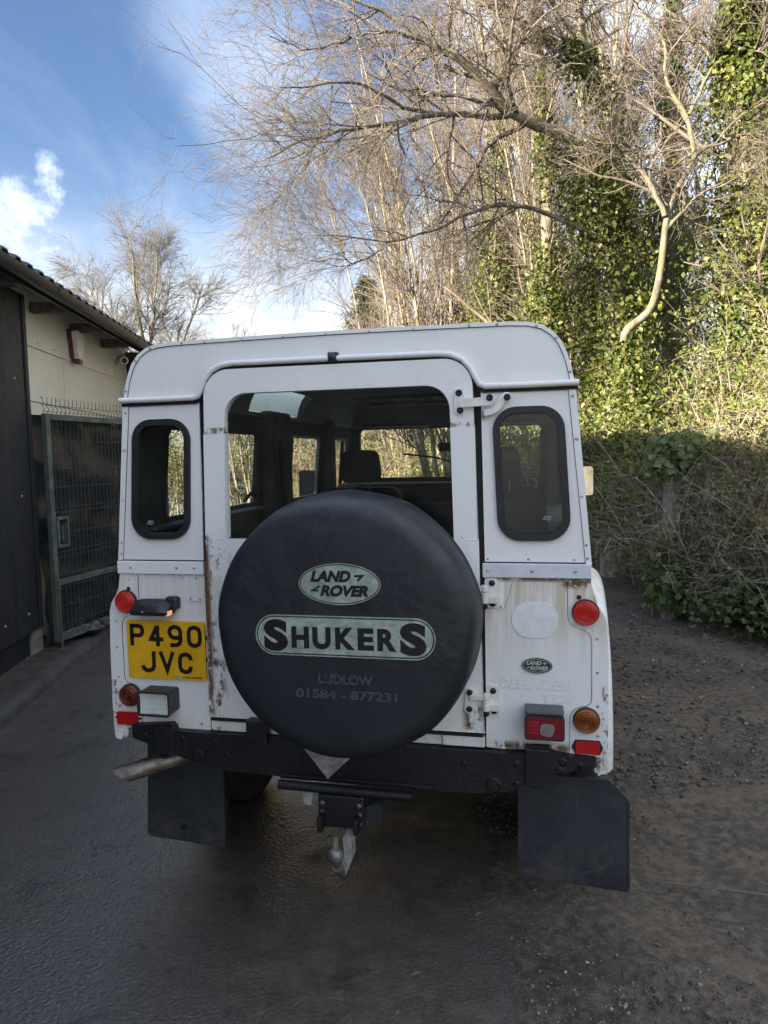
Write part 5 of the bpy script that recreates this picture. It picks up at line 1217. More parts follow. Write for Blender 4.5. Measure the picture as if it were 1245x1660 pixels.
cover = obj('spare_wheel_cover', (V, F), M['cover'], CAR, smooth=50)
for me in (cover.data,):
    bm = bmesh.new(); bm.from_mesh(me); bmesh.ops.recalc_face_normals(bm, faces=bm.faces); bm.to_mesh(me); bm.free()
YF = -0.2985
bx, bz = 0.088, 1.2085
ov = obj('oval_print', G().panel(ellipse(bx, bz, 0.1125, 0.0530, 56), (), YF - .0006, YF + .002).out(), M['foil'], cover)
obj('oval_ring', G().ribbon(ellipse(bx, bz, 0.1172, 0.0575, 56), 0.0022, YF - .0006, YF + .002, True).out(), M['foil'], cover)
maker_marks(bx, bz, 0.232, 0.116, YF - .0007, M['ink'], ov, 'print_lettering', 0.055)
pill = lambda m: rpoly([(-0.165 + m, 1.0005 + m), (0.357 - m, 1.0005 + m), (0.357 - m, 1.1185 - m), (-0.165 + m, 1.1185 - m)], 0.0588 - m, 12)
obj('name_ring', G().ribbon(pill(.0022), 0.0030, YF - .0006, YF + .002, True).out(), M['foil'], cover)
np_ = obj('name_print', G().panel(pill(.0078), (), YF - .0006, YF + .002).out(), M['foil'], cover)
for ch, x0, x1, z0, z1, bo in (('S', -.139, -.067, 1.0125, 1.1050, .06), ('H', -.056, -.004, 1.0235, 1.0860, .05), ('U', .006, .060, 1.0225, 1.0860, .05), ('K', .073, .130, 1.0235, 1.0865, .05), ('E', .138, .184, 1.0235, 1.0865, .05), ('R', .194, .248, 1.0235, 1.0865, .05), ('S', .258, .332, 1.0130, 1.1050, .06)):
    obj('name_letter', text_geo(ch, x0, x1, z0, z1, YF - .0006, bo).out(), M['ink'], np_)
obj('town_print', text_geo('LUDLOW', 0.020, 0.178, 0.9235, 0.9515, YF + .0004, 0.03).out(), M['faded'], cover)
obj('phone_print', text_geo('01584 - 877231', -0.048, 0.247, 0.8790, 0.9060, YF + .0004, 0.03).out(), M['faded'], cover)
obj('cover_flap', G().raw([(-0.075, -0.13, 0.71), (0.065, -0.13, 0.70), (0.078, -0.145, 0.655), (-0.008, -0.15, 0.572), (-0.086, -0.145, 0.665), (-0.004, -0.165, 0.63), (0.0, -0.10, 0.66)],
    [(0, 4, 5), (0, 5, 1), (1, 5, 2), (4, 3, 5), (5, 3, 2), (0, 6, 4), (4, 6, 3), (3, 6, 2), (2, 6, 1), (1, 6, 0)]).out(), M['pale_metal'], cover, smooth=70)
# wheel carrier between cover and door
obj('wheel_carrier', G().lathe([(0.12, -0.05), (0.12, 0.0)], (SWX, 0, SWZ), 'y', 20).box(SWX - .05, .46, -.045, -.012, SWZ - .03, SWZ + .03).out(), M['chassis'], CAR)

# --- lamps
def dome_lamp(x, z, mat, R_=0.0365, depth=0.034, parent=CAR, name='tail_lamp', lean=0):
    o = obj(name, G().lathe([(R_ + .0035, -.010), (R_ + .0035, .0)], (0, 0, 0), 'y', 28).out(), M['rubber'], parent, bevel=.002)
    o.location = (x, -0.0045, z)
    pr = [(0.0, -depth)]; k = 7
    for i in range(1, k + 1):
        r_ = R_ * i / k; yv = -.010 - (depth - .010) * math.sqrt(max(0, 1 - (i / (k + .35)) ** 2)) ** 0.8
        pr += [(r_ - R_ / k * .45, yv - .0016), (r_ - R_ / k * .15, yv + .0022), (r_, yv)]
    pr += [(R_, -.006)]
    ln = obj('lens', G().lathe(pr, (0, 0, 0), 'y', 28, False).out(), mat, o, smooth=35)
    bm = bmesh.new(); bm.from_mesh(ln.data); bmesh.ops.recalc_face_normals(bm, faces=bm.faces); bm.to_mesh(ln.data); bm.free()
    for s in (-1, 1): obj('screw', G().lathe([(0, -.004), (.0032, -.003), (.0036, 0)], (s * R_ * .80, -.017, -.003), 'y', 8).out(), M['rivet'], o)
    return o
dome_lamp(-0.759, 1.081, M['red']); dome_lamp(0.767, 1.083, M['red'])
dome_lamp(-0.761, 0.751, M['amber_old'], name='indicator_lamp'); dome_lamp(0.770, 0.752, M['amber'], name='indicator_lamp')
rf = obj('reflector', G().panel([(0.727, 0.667), (0.737, 0.6885), (0.809, 0.6885), (0.819, 0.667), (0.809, 0.6455), (0.737, 0.6455)], (), -0.010, 0).out(), M['rubber'], CAR, bevel=.002)
obj('lens', G().panel(rpoly([(0.738, 0.6475), (0.808, 0.6475), (0.808, 0.6865), (0.738, 0.6865)], .003, 3), (), -0.013, -.009).out(), M['reflector'], rf, bevel=.0015)
rf = obj('reflector', G().panel(rpoly([(-0.8175, 0.6425), (-0.7365, 0.6435), (-0.7365, 0.6895), (-0.8175, 0.6885)], .003, 3), (), -0.011, 0).out(), M['reflector'], CAR, bevel=.002)
for x in (-0.823, -0.731): obj('screw', G().lathe([(0.0, -.004), (.0045, -.003), (.005, 0)], (x, -.003, 0.666), 'y', 8).out(), M['bolt'], rf)
def box_lamp(x0, x1, z0, z1, d, lens, name, inner):
    # hooded housing around a lens
    b_ = obj(name, G().panel(rpoly([(x0, z0), (x1, z0), (x1, z1), (x0, z1)], .010, 4), [rpoly([(x0 + .006, z0 + .006), (x1 - .006, z0 + .006), (x1 - .006, z1 - .006), (x0 + .006, z1 - .006)], .008, 4)], -d - .012, -d + .006).panel(rpoly([(x0 + .002, z0 + .002), (x1 - .002, z0 + .002), (x1 - .002, z1 - .002), (x0 + .002, z1 - .002)], .010, 4), (), -d + .004, 0.0).out(), M['plastic'], CAR, bevel=.002)
    return b_
rv_ = box_lamp(-0.6975, -0.5780, 0.7030, 0.7880, 0.062, None, 'reversing_lamp', None)
obj('lens', G().panel(rpoly([(-.691, .7095), (-.5845, .7095), (-.5845, .7815), (-.691, .7815)], .006, 4), (), -0.0705, -.069).out(), M['lamp_glass'], rv_)
V = []; F = []
for i in range(15):
    for j in range(9):
        u = i / 14; w = j / 8; V.append((-.690 + u * .1045, -.0600 - .0085 * (((u - .5) * 2) ** 2 * .5 + ((w - .5) * 2) ** 2 * .5), .710 + w * .071))
F = [(i * 9 + j, (i + 1) * 9 + j, (i + 1) * 9 + j + 1, i * 9 + j + 1) for i in range(14) for j in range(8)]
obj('reflector', (V, F), M['silver'], rv_, smooth=60)
g = G()
for i in range(17): g.box(-.6885 + i * .0063, -.6885 + i * .0063 + .0016, -.0695, -.0675, .7105, .7805)
for i in range(3): g.box(-.690, -.5855, -.0693, -.0677, .728 + i * .018, .729 + i * .018)
obj('lens_flutes', g.out(), M['lamp_glass'], rv_)
fg = box_lamp(0.5865, 0.7040, 0.7045, 0.7790, 0.058, None, 'fog_lamp', None)
obj('hood', G().box(0.588, 0.702, -.066, 0.0, 0.7795, 0.7935).out(), simple('faded_grey_plastic', (0.09, 0.095, 0.10), 0.6), fg, bevel=.005)
ll = obj('lens', G().panel(rpoly([(.5925, .7105), (.698, .7105), (.698, .773), (.5925, .773)], .007, 4), (), -0.0705, -.062).out(), M['fog_red'], fg, bevel=.002)
obj('reflector', G().panel(rpoly([(.632, .722), (.668, .716), (.678, .756), (.634, .757)], .012, 5), (), -.0718, -.0704).out(), simple('pale_reflection', (0.55, 0.52, 0.52), 0.15, 0.9), ll)  # pale plate on the lens face, a reflection put in as a shape
g = G()
for i in range(5):
    for j in range(4): g.box(.599 + i * .0062, .603 + i * .0062, -.0714, -.0700, .722 + j * .0105, .729 + j * .0105)
obj('lens_prism', g.out(), M['reflector'], ll, bevel=.0008)

# --- number plate with its lamp
PX0, PX1, PZ0, PZ1 = -0.7625, -0.4710, 0.8140, 1.0155
pl = obj('number_plate', G().panel(rpoly([(PX0, PZ0), (PX1, PZ0), (PX1, PZ1), (PX0, PZ1)], .008, 4), (), -0.010, -0.003).out(), M['plate'], CAR, bevel=.0015)
W_ = 0.0138
def glyph(ch, x, z, w, h):
    x0, x1 = x + W_ / 2, x + w - W_ / 2; b, t = z + W_ / 2, z + h - W_ / 2; c = .013 if ch == 'P' else .0165; md = (b + t) / 2
    S = {'P': [([(x0, z), (x0, t), (x1 - c, t), (x1 - c * .3, t - c * .3), (x1, t - c), (x1, md + c - .002), (x1 - c * .3, md - .002 + c * .3), (x1 - c, md - .002), (x0, md - .002)], 0)],
         '4': [([(x1 - .014, z), (x1 - .014, t + W_ / 2 - .004), ], 0), ([(x1 - .016, t), (x0 + .001, b + .018), (x1 + W_ / 2, b + .018)], 0)],
         '9': [([(x0 + .002, b), (x1 - c, b), (x1 - c * .3, b + c * .3), (x1, b + c), (x1, t - c), (x1 - c * .3, t - c * .3), (x1 - c, t), (x0 + c, t), (x0 + c * .3, t - c * .3), (x0, t - c), (x0, md + c - .006), (x0 + c * .3, md - .006 + c * .3), (x0 + c, md - .006), (x1, md - .006)], 0)],
         '0': [([(x0 + c, b), (x1 - c, b), (x1 - c * .3, b + c * .3), (x1, b + c), (x1, t - c), (x1 - c * .3, t - c * .3), (x1 - c, t), (x0 + c, t), (x0 + c * .3, t - c * .3), (x0, t - c), (x0, b + c), (x0 + c * .3, b + c * .3)], 1)],
         'J': [([(x0 - .002, b + .017), (x0 + .002, b + .006), (x0 + .012, b), (x1 - c, b), (x1 - c * .3, b + c * .3), (x1, b + c), (x1, z + h)], 0)],
         'V': [([(x0 - .003, z + h), ((x0 + x1) / 2, z + .010), (x1 + .003, z + h)], 0)],
         'C': [([(x1, t - c - .003), (x1, t - c), (x1 - c * .3, t - c * .3), (x1 - c, t), (x0 + c, t), (x0 + c * .3, t - c * .3), (x0, t - c), (x0, b + c), (x0 + c * .3, b + c * .3), (x0 + c, b), (x1 - c, b), (x1 - c * .3, b + c * .3), (x1, b + c + .003)], 0)]}[ch]
    g = G()
    for k, (pts, cl) in enumerate(S): g.ribbon(pts, W_, -0.0113 - k * .0002, -0.0098, bool(cl))
    return g
gap = (0.2685 - 4 * .0545) / 3
for i, ch in enumerate('P490'): obj('plate_character', glyph(ch, -0.7505 + i * (.0545 + gap), 0.9275, .0545, .0765).out(), M['ink'], pl)
for i, ch in enumerate('JVC'): obj('plate_character', glyph(ch, -0.7115 + i * (.0545 + .0148), 0.8355, .0545, .0745).out(), M['ink'], pl)
obj('plate_badge', G().panel(ellipse(-0.578, 0.8225, .0105, .0048, 24), (), -.0106, -.0095).out(), simple('pale_blue_print', (0.25, 0.36, 0.50), 0.4), pl)
obj('plate_maker', text_geo('LAND ROVER', -0.558, -0.486, 0.8190, 0.8265, -.0100, 0.02).out(), M['ink'], pl)
tagp = G().box(-0.4705, -0.4665, -.008, -.003, .955, .968).box(-0.4705, -0.4665, -.008, -.003, .880, .892)
obj('plate_clip', tagp.out(), M['bolt'], pl)
# plate lamp: a hooded black housing standing off the panel
def hood(x): return [( -.004, 1.062), (-.030, 1.058), (-.062, 1.050), (-.078, 1.046), (-.080, 1.062), (-.070, 1.080), (-.040, 1.094), (-.004, 1.098)]
def loft(xs, sec):
    V = []; k = len(sec(xs[0]))
    for x in xs: V += [(x, p[0], p[1]) for p in sec(x)]
    F = [(i * k + j, (i + 1) * k + j, (i + 1) * k + (j + 1) % k, i * k + (j + 1) % k) for i in range(len(xs) - 1) for j in range(k)]
    F += [tuple(range(k)), tuple((len(xs) - 1) * k + j for j in range(k - 1, -1, -1))]
    return V, F
def psec(x):
    u = (x + .719) / .140; e = 1 - abs(2 * u - 1) ** 4 * .35
    return [(-.002, 1.045), (-.058 * (0.75 + .25 * e), 1.043), (-.066 * (0.75 + .25 * e), 1.056), (-.058 * e, 1.056 + .026 * e), (-.030 * e, 1.060 + .036 * e), (-.002, 1.062 + .030 * e)]
lamp = obj('plate_lamp', loft([-.719 + .140 * i / 8 for i in range(9)], psec), M['plastic'], CAR, smooth=30, bevel=.003)
bm = bmesh.new(); bm.from_mesh(lamp.data); bmesh.ops.recalc_face_normals(bm, faces=bm.faces); bm.to_mesh(lamp.data); bm.free()
obj('mounting_pad', G().box(-.604, -.556, -.030, 0, 1.060, 1.104).out(), M['plastic'], lamp, bevel=.010)
obj('lamp_window', G().box(-.596, -.5755, -.056, -.030, 1.044, 1.060).out(), M['orange'], lamp, bevel=.002)
obj('screw', G().lathe([(0, -.003), (.003, -.002), (.004, 0)], (-.667, -.0645, 1.058), 'y', 8).out(), M['rivet'], lamp)
# --- chassis crossmember and what hangs from it
XT = [(-0.748, 0.652), (-0.748, 0.606), (-0.60, 0.560), (-0.475, 0.520), (-0.32, 0.512), (-0.2, 0.510), (0.28, 0.503), (0.44, 0.506), (0.52, 0.517), (0.585, 0.540), (0.70, 0.588), (0.795, 0.630), (0.795, 0.640), (0.70, 0.645), (0.60, 0.664), (0.582, 0.640), (-0.585, 0.640), (-0.60, 0.664), (-0.70, 0.655)]
XT = [(x, z) for x, z in XT]
cm = obj('crossmember', G().panel(XT, (), -0.030, 0.055).out(), M['chassis'], CAR, bevel=.004)
g = G()
for x, z, r_ in ((-0.505, 0.560, .018), (0.492, 0.536, .020), (0.615, 0.552, .011), (-0.56, 0.615, .006), (-0.44, 0.61, .006), (-0.40, 0.575, .005), (0.56, 0.61, .006), (0.40, 0.60, .006), (0.70, 0.625, .008), (0.69, 0.598, .008), (0.75, 0.618, .005), (0.56, 0.545, .007), (-0.66, 0.60, .006), (-0.70, 0.62, .005)):
    g.lathe([(r_, -.004), (r_ + .004, -.002), (r_ + .005, .001)], (x, -.030, z), 'y', 14, False); g.lathe([(0.0, -.001), (r_, -.0012)], (x, -.030, z), 'y', 14, False)
tag(obj('bolt_holes', g.out(), M['bolt'], cm), kind='stuff')
obj('bracket', G().box(-0.664, -0.590, -.038, -.004, 0.556, 0.656).out(), M['chassis'], cm, bevel=.004)
obj('bracket', G().panel([(0.587, 0.545), (0.587, 0.664), (0.661, 0.664), (0.658, 0.565), (0.645, 0.540)], (), -.040, -.004).out(), M['chassis'], cm, bevel=.004)
obj('bracket', G().box(-0.318, -0.245, -.050, -.010, 0.622, 0.700).out(), M['chassis'], cm, bevel=.005)
obj('lower_lip', G().box(-0.21, 0.30, -.036, -.02, 0.505, 0.520).out(), M['chassis'], cm, bevel=.004)
# mudflaps
def flap(pts, y, name='mudflap'):
    def fn(x, yy, z):
        return (x, yy + y + 0.02 * (0.45 - z) * sin(x * 9) - .05 * max(0, .42 - z) ** 1.0, z)
    return obj(name, G().panel(pts, (), -.004, .006).mapped(fn).out(), M['flap'], CAR, bevel=.003)
fl = flap(rpoly([(-0.830, 0.520), (-0.838, 0.133), (-0.524, 0.110), (-0.522, 0.52)], [.01, .020, .012, .01], 5), 0.20)
obj('flap_bolt', G().lathe([(0, -.006), (.012, -.004), (.013, 0)], (-0.685, .183, 0.178), 'y', 12).out(), M['bolt'], fl)
fr = flap(rpoly([(0.560, 0.50), (0.560, 0.158), (0.915, 0.130), (0.913, 0.435), (0.850, 0.500)], [.01, .02, .016, .012, .012], 5), 0.15)
g = G().ribbon(ellipse(0.735, 0.245, .125, .062, 40), .0022, .1432, .150, True)
def fn2(x, yy, z): return (x, yy + 0.02 * (0.45 - z) * sin(x * 9) - .05 * max(0, .42 - z), z)
obj('moulded_ring', g.mapped(fn2).out(), M['flap_scuff'], fr)
g = text_geo('LAND', .66, .77, .252, .282, .1462, .05, .28, .0017); g.raw(*text_geo('ROVER', .685, .82, .208, .238, .1462, .05, .28, .0017).out())
obj('moulded_lettering', g.mapped(fn2).out(), M['flap'], fr)
g = G().ribbon([(0.912, .432), (0.9105, .30), (0.9125, .150), (0.902, .136), (0.72, .148), (0.575, .162)], .006, .1425, .150)
obj('moulded_edge', g.mapped(fn2).out(), M['flap'], fr)
# exhaust tail pipe, slash cut, pointing out to the left
a0, a1 = Vector((-0.50, 0.10, 0.545)), Vector((-0.795, -0.03, 0.470)); d = (a1 - a0).normalized(); u = Vector((0, 0, 1)); sd_ = d.cross(u).normalized(); up = sd_.cross(d)
V = []; n = 20
for ring, rad in ((0, .031), (1, .031), (1, .028), (0, .028)):
    for k in range(n):
        t = 2 * pi * k / n; off = sd_ * cos(t) * rad + up * sin(t) * rad
        V.append((a0 if ring == 0 else a1 + d * (0.026 * sin(t))) + off)
F = [(i * n + k, i * n + (k + 1) % n, ((i + 1) % 4) * n + (k + 1) % n, ((i + 1) % 4) * n + k) for i in range(3) for k in range(n)]
obj('exhaust_pipe', (V, F), M['exhaust'], CAR, smooth=50)
# tow bar
tb = obj('tow_bar', G().tube([(-0.190, -.095, 0.516), (0.245, -.095, 0.510)], .0155, 14).out(), M['chassis'], CAR, smooth=50)
obj('jaw_plate', G().box(-0.055, 0.095, -.110, -.085, 0.395, 0.500).box(-.045, -.03, -.16, -.085, .40, .45).box(.07, .085, -.16, -.085, .40, .45).out(), M['chassis'], tb, bevel=.005)
g = G()
for x in (-.04, .08):
    for z in (.415, .445, .475): g.lathe([(.004, -.010), (.008, -.008), (.009, 0)], (x, -.110, z), 'y', 6)
obj('plate_bolt', g.out(), M['steel'], tb)
obj('drop_tongue', G().panel(rpoly([(0.020, 0.272), (0.040, 0.262), (0.063, 0.325), (0.064, 0.396), (0.036, 0.398), (0.038, 0.33)], .010, 4), (), -.150, -.108).out(), M['pale_metal'], tb, bevel=.005)
g = G(); pr = [(.0265 * sin(pi * i / 14), -.0265 * cos(pi * i / 14)) for i in range(15)]
g.lathe(pr, (0.014, -.165, 0.338), 'z', 20); g.tube([(0.014, -.165, .34), (0.014, -.160, .40)], .013, 12); g.tube([(.020, -.165, .30), (.028, -.14, .268)], .016, 10)
obj('tow_ball', g.out(), M['steel'], tb, smooth=50)
obj('socket_tag', G().panel(rpoly([(-.112, .452), (-.085, .448), (-.075, .495), (-.115, .498)], .006, 3), (), -.085, -.078).out(), M['pale_metal'], tb)
obj('trailer_socket', G().lathe([(.030, -.03), (.034, -.02), (.034, .02)], (0.12, -.07, 0.445), 'y', 16).out(), M['plastic'], tb, smooth=40)
# axles, rails, tank
g = G().tube([(-.72, .85, .40), (.72, .85, .40)], .045, 12); g.lathe([(.05, -.16), (.14, -.06), (.15, .02), (.10, .12)], (.10, .85, .40), 'y', 18)
obj('rear_axle', g.out(), M['chassis'], CAR, smooth=40)
obj('front_axle', G().tube([(-.72, 3.62, .40), (.72, 3.62, .40)], .045, 12).out(), M['chassis'], CAR, smooth=40)
for s in (-1, 1): obj('chassis_rail', G().box(s * .42 - .045, s * .42 + .045, .05, 4.0, .50, .63).out(), M['chassis'], CAR)
obj('fuel_tank', G().box(-.36, .36, .16, .62, .53, .64).out(), M['chassis'], CAR, bevel=.03)
obj('floor_pan', G().box(-.82, .82, .02, 2.95, .645, .66).out(), M['chassis'], CAR)
# wheels
def tyre_geo():
    R0 = .395; pr = [(.21, -.085), (.25, -.105), (.33, -.112), (.375, -.098), (.390, -.08), (.392, -.03), (.385, -.028), (.385, -.02), (.392, -.018), (.392, .018), (.385, .02), (.385, .028), (.392, .03), (.390, .08), (.375, .098), (.33, .112), (.25, .105), (.21, .085)]
    return G().lathe(pr, (0, 0, 0), 'x', 44, False).out()
ty = None
for s in (-1, 1):
    for y in (.85, 3.62):
        w = obj('wheel', G().lathe([(.0, -.02), (.07, -.03), (.10, .0), (.17, .01), (.20, -.05), (.215, -.085), (.215, .085), (.19, .05)], (0, 0, 0), 'x', 30, False).out(), M['wheel'], CAR, smooth=40)
        w.location = (s * .73, y, .392); w.rotation_euler = (0, 0, 0 if s > 0 else pi)
        t = obj('tyre', tyre_geo() if ty is None else ty.data, M['tyre'], w, smooth=40); ty = ty or t
# wheel-arch eyebrows
for s in (-1, 1):
    for yc, zc in ((.85, .52), (3.62, .52)):
        V = []; k = 44; sec = [(0.826, .47), (0.868, .475), (.880, .487), (.883, .50), (.880, .522), (.868, .545), (.826, .575)]
        for i in range(k + 1):
            t = -0.12 + (pi + .24) * i / k
            V += [(s * x, yc + r_ * cos(t), zc + r_ * sin(t)) for x, r_ in sec]
        m = len(sec); F = [(i * m + j, i * m + j + 1, (i + 1) * m + j + 1, (i + 1) * m + j) for i in range(k) for j in range(m - 1)]
        obj('wheel_arch', (V, F), M['paint'], CAR, smooth=60)

# --- body sides
SIDE = [(.783, 1.18), (.791, 1.122), (.806, 1.09), (.823, 1.062), (.830, 1.03), (.833, .93), (.832, .70), (.832, .585)]
def lower_side(s, y0, y1, name, arch=None):
    if arch is None:
        V = [(s * x, y, z) for y in (y0, y1) for x, z in SIDE]; m = len(SIDE)
        return obj(name, (V, [(j, j + 1, m + j + 1, m + j) for j in range(m - 1)]), M['paint'], CAR, smooth=35)
    def xat(z):
        for (xa, za), (xb, zb) in zip(SIDE, SIDE[1:]):
            if zb <= z <= za: return xa + (xb - xa) * (za - z) / (za - zb)
        return SIDE[-1][0] if z < .7 else SIDE[0][0]
    yc, zc, r_ = arch; cut = [(yc + r_ * cos(t), zc + r_ * sin(t)) for t in [pi * i / 20 for i in range(21)]]
    V = []; F = []; nb = 20
    cut = [(min(max(y, y0 + .001), y1 - .001), z) for y, z in cut][::-1]
    rows = []
    for y, z in [(y0, .585)] + cut + [(y1, .585)]:
        zb = max(.585, z); col_ = [1.18 - (1.18 - zb) * q / 12 for q in range(13)]
        rows.append([(s * xat(q), y, q) for q in col_])
    for r0 in rows: V += r0
    F = [(i * 13 + j, i * 13 + j + 1, (i + 1) * 13 + j + 1, (i + 1) * 13 + j) for i in range(len(rows) - 1) for j in range(12)]
    return obj(name, (V, F), M['paint'], CAR, smooth=35)
for s in (-1, 1):
    lower_side(s, 0.006, 1.425, 'tub_side', (.85, .52, .50))
    d_ = lower_side(s, 1.430, 2.195, 'side_door'); obj('handle', G().box(s * .80 - .02, s * .80 + .025, 2.02, 2.14, 1.10, 1.125).out(), M['plastic'], d_, bevel=.005)
    d_ = lower_side(s, 2.200, 2.93, 'side_door'); obj('handle', G().box(s * .80 - .02, s * .80 + .025, 2.25, 2.37, 1.10, 1.125).out(), M['plastic'], d_, bevel=.005)
    # upper side with three windows
    xs_ = lambda z: .735 + (1.755 - z) / .54 * .047
    hl = [rpoly([(.24, 1.335), (1.14, 1.335), (1.14, 1.69), (.24, 1.69)], .03, 4), rpoly([(1.50, 1.32), (2.14, 1.32), (2.14, 1.69), (1.50, 1.69)], .02, 4), rpoly([(2.33, 1.32), (2.85, 1.32), (2.80, 1.69), (2.33, 1.69)], .02, 4)]
    mp = lambda x, y, z: (s * (xs_(z) + y), x, z)
    us = obj('side_panel', G().panel([(0.006, 1.18), (2.95, 1.18), (2.90, 1.755), (0.006, 1.755)], hl, -.003, .0, fn=mp).out(), M['paint'], CAR)
    # inside trim sheet, dark
    obj('inner_trim', G().panel([(0.03, .70), (2.90, .70), (2.88, 1.77), (0.03, 1.77)], hl, -.028, -.022, fn=lambda x, y, z: (s * (min(xs_(max(z, 1.2)), .80) + y), x, z)).out(), M['trim'], us)
    for k, h_ in enumerate(hl):
        xa = sum(p[0] for p in h_) / len(h_); za = sum(p[1] for p in h_) / len(h_)
        gl = [(xa + (p[0] - xa) * 1.01, za + (p[1] - za) * 1.02) for p in h_]
        sw = obj('side_window', G().panel(gl, (), -.011, -.009, fn=mp).out(), M['glass'], us)
        fr_ = [(xa + (p[0] - xa) * 0.95, za + (p[1] - za) * 0.93) for p in h_]
        obj('frame', G().panel(h_, [fr_], -.024, -.006, fn=mp).out(), M['trim'] if k == 0 else M['silverplate'], sw)
        if k: xm = xa + (-.19 if k == 1 else .12); obj('divider', G().panel([(xm - .018, za - .18), (xm + .018, za - .18), (xm + .018, za + .18), (xm - .018, za + .18)], (), -.022, -.006, fn=mp).out(), M['seal'], sw)
    obj('window_ledge', G().box(min(s * .66, s * .765), max(s * .66, s * .765), .05, 1.18, 1.318, 1.330).out(), M['trim'], us, bevel=.004)
    g = G()
    for k in range(22): g.box(min(s * .742, s * .752), max(s * .742, s * .752), .06, 1.16, 1.03 + k * .013, 1.037 + k * .013)
    obj('ribbed_trim', g.out(), M['trim'], us)
# pillars inside
for s in (-1, 1):
    for y0, y1 in ((1.17, 1.46), (2.17, 2.30)):
        obj('inner_pillar', G().box(min(s * .66, s * .735), max(s * .66, s * .735), y0, y1, 1.2, 1.80).out(), M['trim'], CAR, bevel=.02)
    obj('seat_belt', G().tube([(s * .655, 1.25, 1.66), (s * .65, 1.27, 1.45), (s * .60, 1.32, 1.15)], .018, 6).out(), M['fabric'], CAR)
# windscreen, bulkhead, dash
ws = obj('windscreen_frame', G().panel([(-.775, 1.16), (.775, 1.16), (.735, 1.80), (-.735, 1.80)], [rpoly([(-.665, 1.405), (.665, 1.405), (.645, 1.755), (-.645, 1.755)], .03, 4)], 0, .035, fn=lambda x, y, z: (x, WIND_Y + .02 - (z - 1.4) * .12 + y, z)).out(), M['trim'], CAR)
obj('windscreen', G().panel([(-.68, 1.39), (.68, 1.39), (.66, 1.77), (-.66, 1.77)], (), .015, .019, fn=lambda x, y, z: (x, WIND_Y + .02 - (z - 1.4) * .12 + y, z)).out(), M['glass'], ws)
obj('roof_front', G().panel([(x, z) for x, z in LIN] , (), 2.862, 2.875).out(), M['lining'], CAR)
obj('roof_front', G().panel([(x, z) for x, z in HOOP] , (), 2.930, 2.945).out(), M['paint'], roof)
g = G().tube([(.30, 2.975, 1.41), (.22, 2.955, 1.45), (-.10, 2.94, 1.545), (-.33, 2.935, 1.575)], .007, 8).tube([(.30, 2.975, 1.41), (.10, 2.94, 1.50)], .010, 8)
obj('wiper', g.out(), M['bolt'], ws)
obj('dashboard', G().box(-.74, .74, 2.55, 2.90, 1.10, 1.375).box(.18, .62, 2.48, 2.60, 1.28, 1.40).out(), M['trim'], CAR, bevel=.02)
g = G(); rs = []
for i in range(33):
    t = 2 * pi * i / 32; rs.append((.36 + .20 * cos(t), 2.42 + .075 * sin(t), 1.32 + .185 * sin(t)))
g.tube(rs, .014, 8, False); g.tube([(.36, 2.42, 1.32), (.36, 2.62, 1.24)], .03, 10); g.beam((.17, 2.42, 1.32), (.55, 2.42, 1.32), .03, .02)
obj('steering_wheel', g.out(), M['plastic'], CAR, smooth=50)
mi = obj('rear_view_mirror', G().box(-.03, .20, 2.60, 2.63, 1.585, 1.645).tube([(.085, 2.62, 1.64), (.085, 2.78, 1.76)], .008, 8).out(), M['trim'], CAR, bevel=.008)
for s in (-1, 1): obj('sun_visor', G().box(min(s * .12, s * .60), max(s * .12, s * .60), 2.68, 2.84, 1.765, 1.785).out(), M['trim'], CAR, bevel=.008)
# seats
def seat(x, y, w, ztop, head=True, bench=False):
    b_ = obj('seat', G().box(x - w / 2, x + w / 2, y + .06, y + .56, .86, 1.0).out(), M['fabric'], CAR, bevel=.05, seg=3)
    V = []
    obj('backrest', G().panel(rpoly([(x - w / 2, .92), (x + w / 2, .92), (x + w / 2 - .02, ztop), (x - w / 2 + .02, ztop)], .07, 6), (), 0, .13, fn=lambda a, b, c: (a, y + b - .10 * (c - .92), c)).out(), M['fabric'], b_, bevel=.03, seg=3)
    if head:
        hr = obj('headrest', G().panel(rpoly([(x - .125, ztop + .035), (x + .125, ztop + .035), (x + .10, ztop + .225), (x - .10, ztop + .225)], .05, 6), (), -.05, .055, fn=lambda a, b, c: (a, y + b - .06, c)).out(), M['fabric'], b_, bevel=.03, seg=3)
        obj('stalk', G().tube([(x - .05, y - .05, ztop - .03), (x - .05, y - .05, ztop + .06)], .006, 8).tube([(x + .05, y - .05, ztop - .03), (x + .05, y - .05, ztop + .06)], .006, 8).out(), M['steel'], hr)
seat(-.415, 2.02, .50, 1.375); seat(.415, 2.02, .50, 1.375)
seat(-.36, 1.32, .66, 1.335, False); seat(.37, 1.16, .72, 1.335, False)
obj('load_floor', G().box(-.76, .76, .03, 1.1, .80, .83).out(), M['trim'], CAR)
g = G().beam((-.655, .93, 1.385), (-.655, .86, 1.405), .012, .012).beam((-.655, .86, 1.405), (-.655, .78, 1.375), .010, .014)
obj('window_catch', g.out(), M['seal'], CAR)
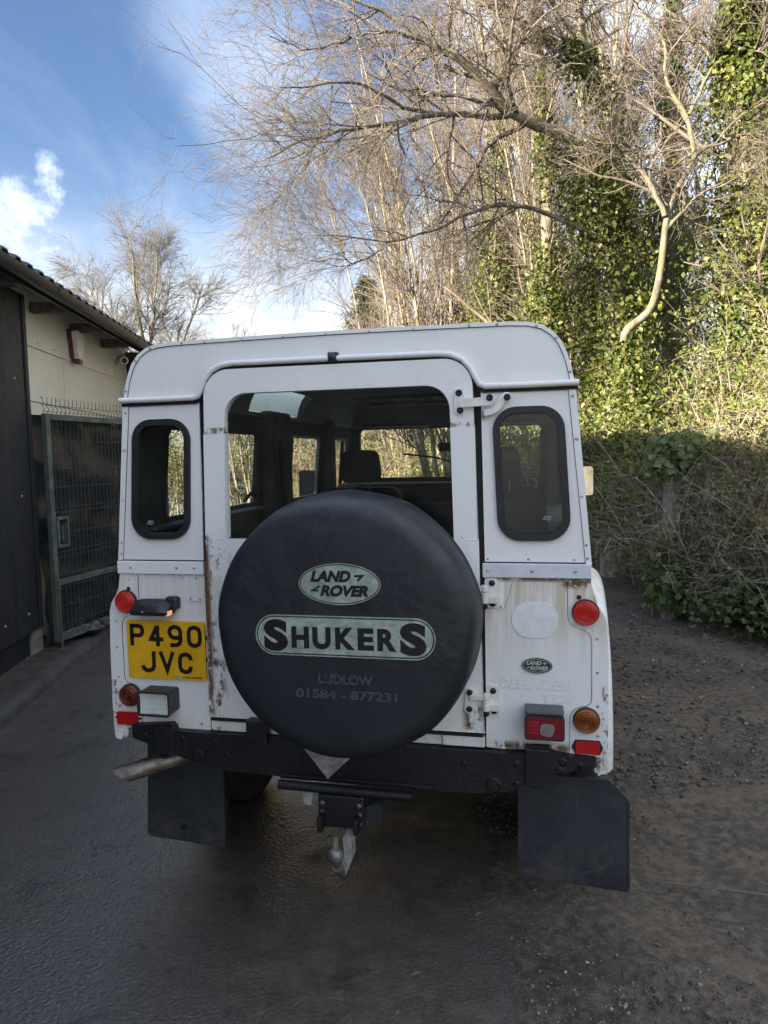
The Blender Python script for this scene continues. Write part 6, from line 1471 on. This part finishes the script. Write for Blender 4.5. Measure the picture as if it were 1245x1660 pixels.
obj('grab_handle', G().tube([(-.735, .18, 1.13), (-.70, .22, 1.145), (-.70, .38, 1.155), (-.735, .42, 1.15)], .008, 8).out(), M['plastic'], CAR)
# bonnet, wings, front end
obj('bonnet', G().raw(*loft([2.96, 3.2, 3.6, 4.0, 4.08], lambda y: [(-.62, 1.05), (-.62, 1.20 - (y - 2.96) * .045), (-.40, 1.235 - (y - 2.96) * .045), (.40, 1.235 - (y - 2.96) * .045), (.62, 1.20 - (y - 2.96) * .045), (.62, 1.05)])).mapped(lambda a, b, c: (b, a, c)).out(), M['paint'], CAR, bevel=.01)
for s in (-1, 1):
    w_ = obj('front_wing', G().box(min(s * .62, s * .83), max(s * .62, s * .83), 2.94, 4.10, .98, 1.145).box(min(s * .62, s * .83), max(s * .62, s * .83), 4.02, 4.10, .62, .98).out(), M['paint'], CAR, bevel=.015)
    obj('headlamp', G().lathe([(.0, .03), (.07, .02), (.085, 0), (.085, -.02)], (s * .63, 4.10, .90), 'y', 24).out(), M['lamp_glass'], w_, smooth=50)
obj('grille', G().box(-.50, .50, 4.03, 4.07, .72, 1.06).out(), M['plastic'], CAR, bevel=.01)
obj('front_bumper', G().box(-.76, .76, 4.14, 4.24, .55, .68).out(), M['chassis'], CAR, bevel=.015)
# door mirrors
for s in (-1, 1):
    mfn = lambda a, b, c, s=s: (a, b + (a - s * .905) * .40 * s + .05 * (c - 1.38), c)
    mm = obj('door_mirror', G().panel(rpoly([(s * .905 - .062, 1.285), (s * .905 + .062, 1.285), (s * .905 + .062, 1.478), (s * .905 - .062, 1.478)], .022, 5), (), 2.40, 2.445, fn=mfn).out(), M['plastic'], CAR, bevel=.008)
    gv, gf = G().panel(rpoly([(s * .905 - .056, 1.292), (s * .905 + .056, 1.292), (s * .905 + .056, 1.471), (s * .905 - .056, 1.471)], .018, 5), (), 2.396, 2.399, fn=mfn).out()
    obj('mirror_glass', (gv, gf), M['mirror'], mm)
    obj('arm', G().tube([(s * .77, 2.80, 1.30), (s * .85, 2.60, 1.34), (s * .88, 2.44, 1.37)], .012, 8).out(), M['plastic'], mm)
